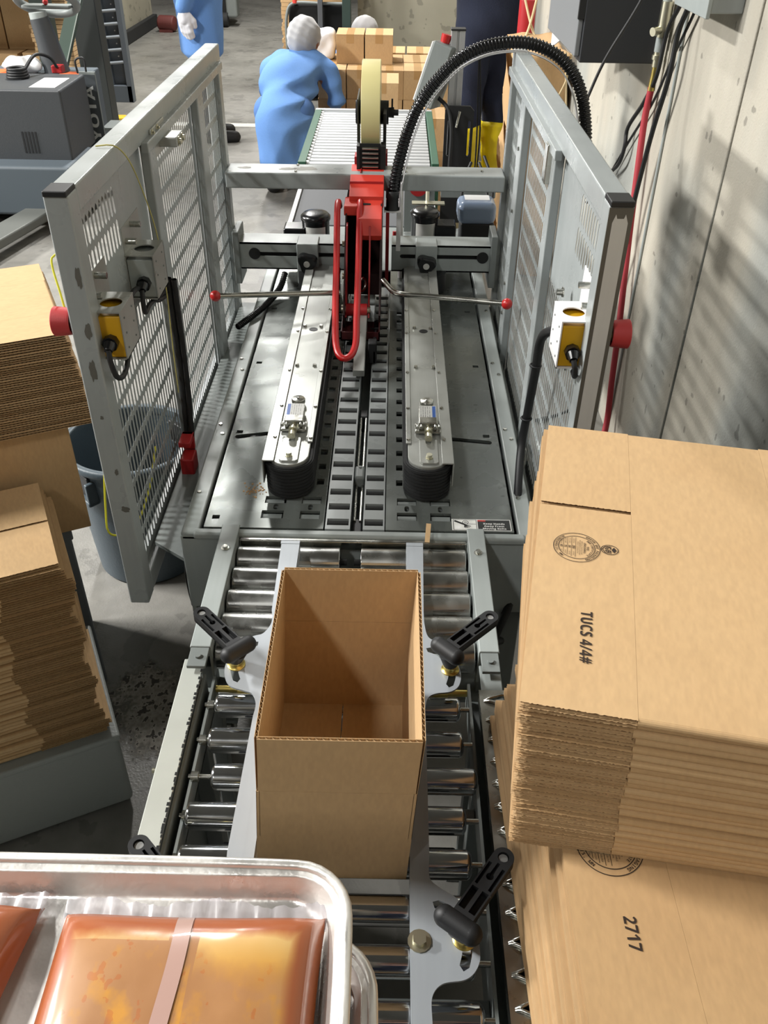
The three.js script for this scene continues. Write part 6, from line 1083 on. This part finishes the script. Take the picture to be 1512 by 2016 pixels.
{ // bending worker in a blue smock, seen from behind
  const t = thing('person', 'person in a blue smock and white hairnet bending beside the green conveyor', 'person', [-0.66, 0, -5.6]);
  const hd = [-0.55, 0.81, -5.95], f = [0.45, -0.89];
  const hip = [-0.655, 0.47, -5.6], chest = [-0.6, 0.63, -5.84];
  const body = [[hip, chest, 0.09, 0.085], [chest, [-0.555, 0.77, -5.93], 0.08, 0.05], ...headPrims(hd, f),
    [[-0.745, 0.45, -5.62], [-0.75, 0.4, -5.8], 0.065, 0.055], [[-0.75, 0.4, -5.8], [-0.745, 0.08, -5.6], 0.058, 0.042], [[-0.745, 0.05, -5.62], [-0.74, 0.035, -5.76], 0.04, 0.035],
    [[-0.58, 0.45, -5.62], [-0.58, 0.42, -5.85], 0.065, 0.055], [[-0.58, 0.42, -5.85], [-0.632, 0.08, -5.74], 0.054, 0.042], [[-0.632, 0.05, -5.75], [-0.62, 0.035, -5.88], 0.04, 0.035],
    [[-0.45, 0.63, -5.89], [-0.36, 0.5, -5.86], 0.042, 0.038], [[-0.36, 0.5, -5.86], [-0.37, 0.41, -5.95], 0.038, 0.03], ...handPrims([-0.37, 0.405, -5.955], [-0.1, -0.35, -1], [0.2, 1, -0.2], 1),
    [[-0.73, 0.62, -5.93], [-0.8, 0.5, -6.04], 0.042, 0.038], [[-0.8, 0.5, -6.04], [-0.68, 0.42, -6.2], 0.038, 0.03], ...handPrims([-0.675, 0.415, -6.205], [0.6, -0.3, -0.8], [0, 1, 0], -1)];
  part(t, 'body', flesh(body, 0.02, 0.011), skin); eyes(t, hd, f);
  part(t, 'trousers', cloth([[[-0.745, 0.46, -5.62], [-0.75, 0.4, -5.8], 0.1, 0.078], [[-0.75, 0.4, -5.8], [-0.745, 0.1, -5.605], 0.076, 0.062], [[-0.58, 0.46, -5.62], [-0.58, 0.42, -5.85], 0.1, 0.078], [[-0.58, 0.42, -5.85], [-0.632, 0.1, -5.74], 0.076, 0.06]], 0.03, 0.014, () => 0), M.smockDark);
  part(t, 'shoe', flesh([[[-0.745, 0.045, -5.58], [-0.74, 0.035, -5.77], 0.05, 0.042]], 0.01, 0.012), M.shoe); part(t, 'shoe', flesh([[[-0.632, 0.045, -5.72], [-0.62, 0.035, -5.9], 0.05, 0.042]], 0.01, 0.012), M.shoe);
  const coat = [[[-0.66, 0.42, -5.62], [[0.17, 0.2, 0.16]][0]], [[-0.64, 0.58, -5.76], [0.185, 0.16, 0.16]], [[-0.6, 0.64, -5.85], [0.18, 0.11, 0.13]], [[-0.565, 0.7, -5.91], [-0.56, 0.75, -5.925], 0.09, 0.068],
    [[-0.665, 0.4, -5.6], [-0.655, 0.17, -5.62], 0.165, 0.15], [[-0.72, 0.35, -5.58], [-0.73, 0.2, -5.57], 0.1, 0.09], [[-0.57, 0.35, -5.6], [-0.55, 0.19, -5.64], 0.12, 0.11],
    [[-0.5, 0.68, -5.9], [-0.405, 0.635, -5.88], 0.075, 0.066], [[-0.405, 0.635, -5.88], [-0.362, 0.5, -5.86], 0.064, 0.058], [[-0.362, 0.5, -5.86], [-0.37, 0.42, -5.94], 0.06, 0.05],
    [[-0.69, 0.68, -5.91], [-0.765, 0.63, -5.94], 0.075, 0.066], [[-0.765, 0.63, -5.94], [-0.8, 0.5, -6.04], 0.066, 0.06], [[-0.8, 0.5, -6.04], [-0.69, 0.425, -6.18], 0.058, 0.05]];
  part(t, 'smock', cloth(coat, 0.035, 0.0105, (p) => 0.02 * Math.pow(Math.abs(Math.sin(p[0] * 10 - p[1] * 19 + 1.2 * Math.sin(p[1] * 11 + p[0] * 5))), 1.5) * clamp((p[0] + 0.78) * 5, 0.15, 1) * clamp((0.78 - p[1]) * 6, 0, 1) + 0.004 * Math.sin(p[0] * 60 + p[1] * 14) * clamp((0.4 - p[1]) * 6, 0, 1) + (p[1] < 0.16 ? (0.16 - p[1]) : 0)), M.smock);
  part(t, 'hair', hug([[[-0.553, 0.822, -5.942], [0.093, 0.1, 0.096]]], 0.01, [-0.7, 0.68, -6.1], [-0.4, 0.96, -5.8], 0.012), M.hair);
  part(t, 'hairnet', cloth([[[-0.555, 0.827, -5.94], [0.102, 0.108, 0.104]], [[-0.58, 0.795, -5.905], [0.07, 0.07, 0.07]]], 0.03, 0.007, (p) => 0.0035 * Math.sin(p[0] * 90 + p[1] * 60) * Math.sin(p[1] * 80 - p[2] * 50)), M.net);
}
function standing(t, x, z, f, H, o) { // upright figure facing f, returns joint positions
  const [fx, fz] = f, px = -fz, pz = fx, k = H / 1.72, P = (a, b, y) => [x + fx * a + px * b, y * k, z + fz * a + pz * b];
  const hd = P(0.02, 0, 1.6), prims = [[P(0, 0, 0.94), P(0.01, 0, 1.2), 0.1 * k, 0.1 * k], [P(0.01, 0, 1.2), P(0, 0, 1.38), 0.1 * k, 0.08 * k], [P(0, 0.15, 1.36), P(0, -0.15, 1.36), 0.06 * k, 0.06 * k], [P(0, 0, 1.4), P(0.01, 0, 1.52), 0.055 * k, 0.05 * k], ...headPrims(hd, f)];
  for (const s of [-1, 1]) prims.push([P(0, s * 0.09, 0.9), P(0.02, s * 0.1, 0.49), 0.085 * k, 0.058 * k], [P(0.02, s * 0.1, 0.49), P(-0.01, s * 0.1, 0.09), 0.056 * k, 0.04 * k], [P(-0.02, s * 0.1, 0.045), P(0.14, s * 0.115, 0.035), 0.038, 0.034]);
  return { P, hd, prims, k, px, pz };
}
{ // worker standing at the back left, cut by the top of the picture
  const t = thing('person', 'person in a long blue smock and white glove standing behind the left guard panel', 'person', [-1.36, 0, -6.82]);
  const f = [0.95, -0.31], { P, hd, prims } = standing(t, -1.36, -6.85, f, 1.7, {});
  const w = [-1.42, 0.865, -6.62], sh = P(-0.02, 0.19, 1.36), el = P(-0.05, 0.24, 1.08);
  const w2 = P(0.02, -0.22, 0.84), el2 = P(-0.03, -0.24, 1.08), sh2 = P(-0.02, -0.19, 1.36);
  const hl = handPrims(w, [0.08, -1, 0.05], [-0.2, 0.1, 1], -1), hr = handPrims(w2, [0.1, -1, 0], [px_(f), 0, pz_(f)], 1);
  prims.push([sh, el, 0.048, 0.04], [el, w, 0.04, 0.028], ...hl, [sh2, el2, 0.048, 0.04], [el2, w2, 0.04, 0.028], ...hr);
  part(t, 'body', flesh(prims, 0.02, 0.0115), skin); eyes(t, hd, f);
  part(t, 'glove', flesh(hr.map((q) => [q[0], q[1], q[2] + 0.009, q[3] + 0.0085]), 0.006, 0.006), M.glove, { label: 'white cloth glove' });
  part(t, 'glove', flesh(hl.map((q) => [q[0], q[1], q[2] + 0.009, q[3] + 0.0085]), 0.006, 0.005), M.glove, { label: 'white cloth glove' });
  part(t, 'smock', cloth([[P(0, 0, 1.36), [0.2, 0.12, 0.16]], [P(0, 0, 1.1), [0.19, 0.3, 0.16]], [P(0, 0.03, 0.9), P(0, 0.03, 0.6), 0.155, 0.145], [P(0, -0.06, 0.9), P(0, -0.07, 0.6), 0.15, 0.14], [sh, el, 0.07, 0.06], [el, [w[0], w[1] + 0.02, w[2]], 0.06, 0.05], [sh2, el2, 0.07, 0.06], [el2, w2, 0.06, 0.044]], 0.04, 0.013, (p) => 0.005 * Math.sin((p[0] - p[2]) * 34 + Math.sin(p[1] * 9) * 1.5) * clamp((1.0 - p[1]) * 2.5, 0, 1) + (p[1] < 0.585 ? 0.585 - p[1] : 0)), M.smock);
  part(t, 'trousers', cloth([[P(0, 0.08, 0.72), P(0.02, 0.09, 0.5), 0.08, 0.076], [P(0.02, 0.09, 0.5), P(-0.01, 0.1, 0.1), 0.074, 0.066], [P(0, -0.08, 0.72), P(0.02, -0.09, 0.5), 0.08, 0.076], [P(0.02, -0.09, 0.5), P(-0.01, -0.1, 0.1), 0.074, 0.066]], 0.03, 0.014, () => 0), M.trouser);
  for (const s of [-1, 1]) part(t, 'shoe', flesh([[P(-0.03, s * 0.1, 0.045), P(0.16, s * 0.115, 0.035), 0.05, 0.042]], 0.01, 0.012), M.shoe);
  part(t, 'hairnet', flesh([[[hd[0], hd[1] + 0.03, hd[2]], [0.1, 0.1, 0.1]]], 0.01, 0.012), M.net);
}
function px_(f) { return -f[1]; } function pz_(f) { return f[0]; }
{ // worker crouching behind the carton pile: only the hairnet shows
  const t = thing('person', 'crouching person whose white hairnet shows above the top cartons', 'person', [-0.23, 0, -7.42]);
  const hd = [-0.232, 0.64, -7.42], f = [-0.3, 0.95];
  part(t, 'body', flesh([[[-0.23, 0.22, -7.45], [-0.23, 0.42, -7.44], 0.13, 0.13], [[-0.23, 0.42, -7.44], [-0.232, 0.56, -7.43], 0.09, 0.05], ...headPrims(hd, f), [[-0.32, 0.2, -7.4], [-0.33, 0.3, -7.18], 0.08, 0.06], [[-0.33, 0.3, -7.18], [-0.33, 0.06, -7.3], 0.055, 0.045], [[-0.14, 0.2, -7.4], [-0.13, 0.3, -7.18], 0.08, 0.06], [[-0.13, 0.3, -7.18], [-0.13, 0.06, -7.3], 0.055, 0.045], [[-0.4, 0.46, -7.44], [-0.42, 0.3, -7.3], 0.05, 0.04], [[-0.42, 0.3, -7.3], [-0.36, 0.26, -7.15], 0.04, 0.03], [[-0.06, 0.46, -7.44], [-0.04, 0.3, -7.3], 0.05, 0.04], [[-0.04, 0.3, -7.3], [-0.1, 0.26, -7.15], 0.04, 0.03]], 0.03, 0.013), skin); eyes(t, hd, f);
  part(t, 'smock', cloth([[[-0.23, 0.2, -7.45], [-0.23, 0.42, -7.44], 0.17, 0.16], [[-0.4, 0.46, -7.44], [-0.06, 0.46, -7.44], 0.075, 0.075], [[-0.4, 0.46, -7.44], [-0.42, 0.3, -7.3], 0.066, 0.058], [[-0.06, 0.46, -7.44], [-0.04, 0.3, -7.3], 0.066, 0.058]], 0.04, 0.014, () => 0), M.smock);
  for (const x of [-0.33, -0.13]) part(t, 'shoe', flesh([[[x, 0.05, -7.32], [x, 0.042, -7.16], 0.048, 0.042]], 0.01, 0.012), M.shoe);
  part(t, 'hairnet', cloth([[[-0.232, 0.66, -7.42], [0.102, 0.1, 0.102]]], 0.01, 0.009, (p) => 0.003 * Math.sin(p[0] * 90) * Math.sin(p[2] * 80)), M.net);
}
{ // worker on the right in navy overalls and yellow boots
  const t = thing('person', 'person in navy overalls and yellow rubber boots behind the right end of the beam', 'person', [0.55, 0, -5.8]);
  const f = [-0.6, -0.8], { P, hd, prims } = standing(t, 0.545, -5.82, f, 1.78, {});
  const parts2 = [];
  for (const s of [-1, 1]) { const sh = P(-0.01, s * 0.2, 1.36), el = P(0.1, s * 0.26, 1.12), w = P(0.3, s * 0.2, 1.06), hp = handPrims(w, [f[0], -0.15, f[1]], [0, 1, 0], -s); prims.push([sh, el, 0.048, 0.04], [el, w, 0.04, 0.028], ...hp); parts2.push([sh, el, 0.07, 0.06], [el, w, 0.06, 0.045]); }
  part(t, 'body', flesh(prims, 0.02, 0.0115), skin); eyes(t, hd, f);
  part(t, 'overalls', cloth([[P(0, 0, 1.34), [0.21, 0.13, 0.19]], [P(0.01, 0, 1.1), [0.2, 0.24, 0.19]], [P(0, 0, 0.92), [0.19, 0.18, 0.18]], ...parts2, [P(0, 0.09, 0.86), P(0.02, 0.11, 0.5), 0.115, 0.09], [P(0.02, 0.11, 0.5), P(0, 0.11, 0.36), 0.088, 0.078], [P(0, -0.09, 0.86), P(0.02, -0.11, 0.5), 0.115, 0.09], [P(0.02, -0.11, 0.5), P(0, -0.11, 0.36), 0.088, 0.078]], 0.035, 0.0125, (p) => 0.006 * Math.sin(p[1] * 30 + p[0] * 25) * Math.sin(p[0] * 18 - p[2] * 20)), M.navy);
  for (const s of [-1, 1]) part(t, 'rubber_boot', cloth([[P(0.0, s * 0.11, 0.36), P(-0.01, s * 0.11, 0.1), 0.092, 0.066], [P(-0.03, s * 0.11, 0.055), P(0.16, s * 0.125, 0.045), 0.056, 0.048]], 0.03, 0.011, (p) => 0.003 * Math.sin(p[1] * 60) + (p[1] > 0.36 ? p[1] - 0.36 : 0)), M.boot, { label: 'yellow rubber boot' });
  part(t, 'hairnet', flesh([[[hd[0], hd[1] + 0.03, hd[2]], [0.1, 0.1, 0.1]]], 0.01, 0.012), M.net);
}

{ // unseen figure added behind the camera to screen the line from rear light
  const t = thing('person', 'unseen person in a dark coat added behind the camera to screen light', 'person', [0.1, 0, 0.5]);
  const f = [0, -1], { P, hd, prims } = standing(t, 0.1, 0.52, f, 1.82, {}), sl = [];
  for (const s of [-1, 1]) { const sh = P(-0.01, s * 0.2, 1.38), el = P(0.14, s * 0.24, 1.2), w = P(0.34, s * 0.1, 1.42), hp = handPrims(w, [-0.3 * s, 0.4, -1], [s, 0.3, 0], 1); prims.push([sh, el, 0.048, 0.04], [el, w, 0.04, 0.028], ...hp); sl.push([sh, el, 0.07, 0.06], [el, w, 0.06, 0.045]); }
  part(t, 'body', flesh(prims, 0.02, 0.013), skin); eyes(t, hd, f);
  part(t, 'coat', cloth([[P(0, 0, 1.36), [0.22, 0.13, 0.15]], [P(0, 0, 1.1), [0.21, 0.32, 0.15]], [P(0, 0.07, 0.9), P(0, 0.08, 0.5), 0.15, 0.15], [P(0, -0.07, 0.9), P(0, -0.08, 0.5), 0.15, 0.15], ...sl], 0.04, 0.016, () => 0), M.navy);
  part(t, 'trousers', cloth([[P(0, 0.09, 0.9), P(0.02, 0.1, 0.5), 0.1, 0.08], [P(0.02, 0.1, 0.5), P(-0.01, 0.1, 0.1), 0.078, 0.068], [P(0, -0.09, 0.9), P(0.02, -0.1, 0.5), 0.1, 0.08], [P(0.02, -0.1, 0.5), P(-0.01, -0.1, 0.1), 0.078, 0.068]], 0.03, 0.016, () => 0), M.trouser);
  for (const s of [-1, 1]) part(t, 'shoe', flesh([[P(-0.03, s * 0.1, 0.05), P(0.17, s * 0.115, 0.042), 0.05, 0.042]], 0.01, 0.013), M.shoe);
}

renderer.render(scene, camera);
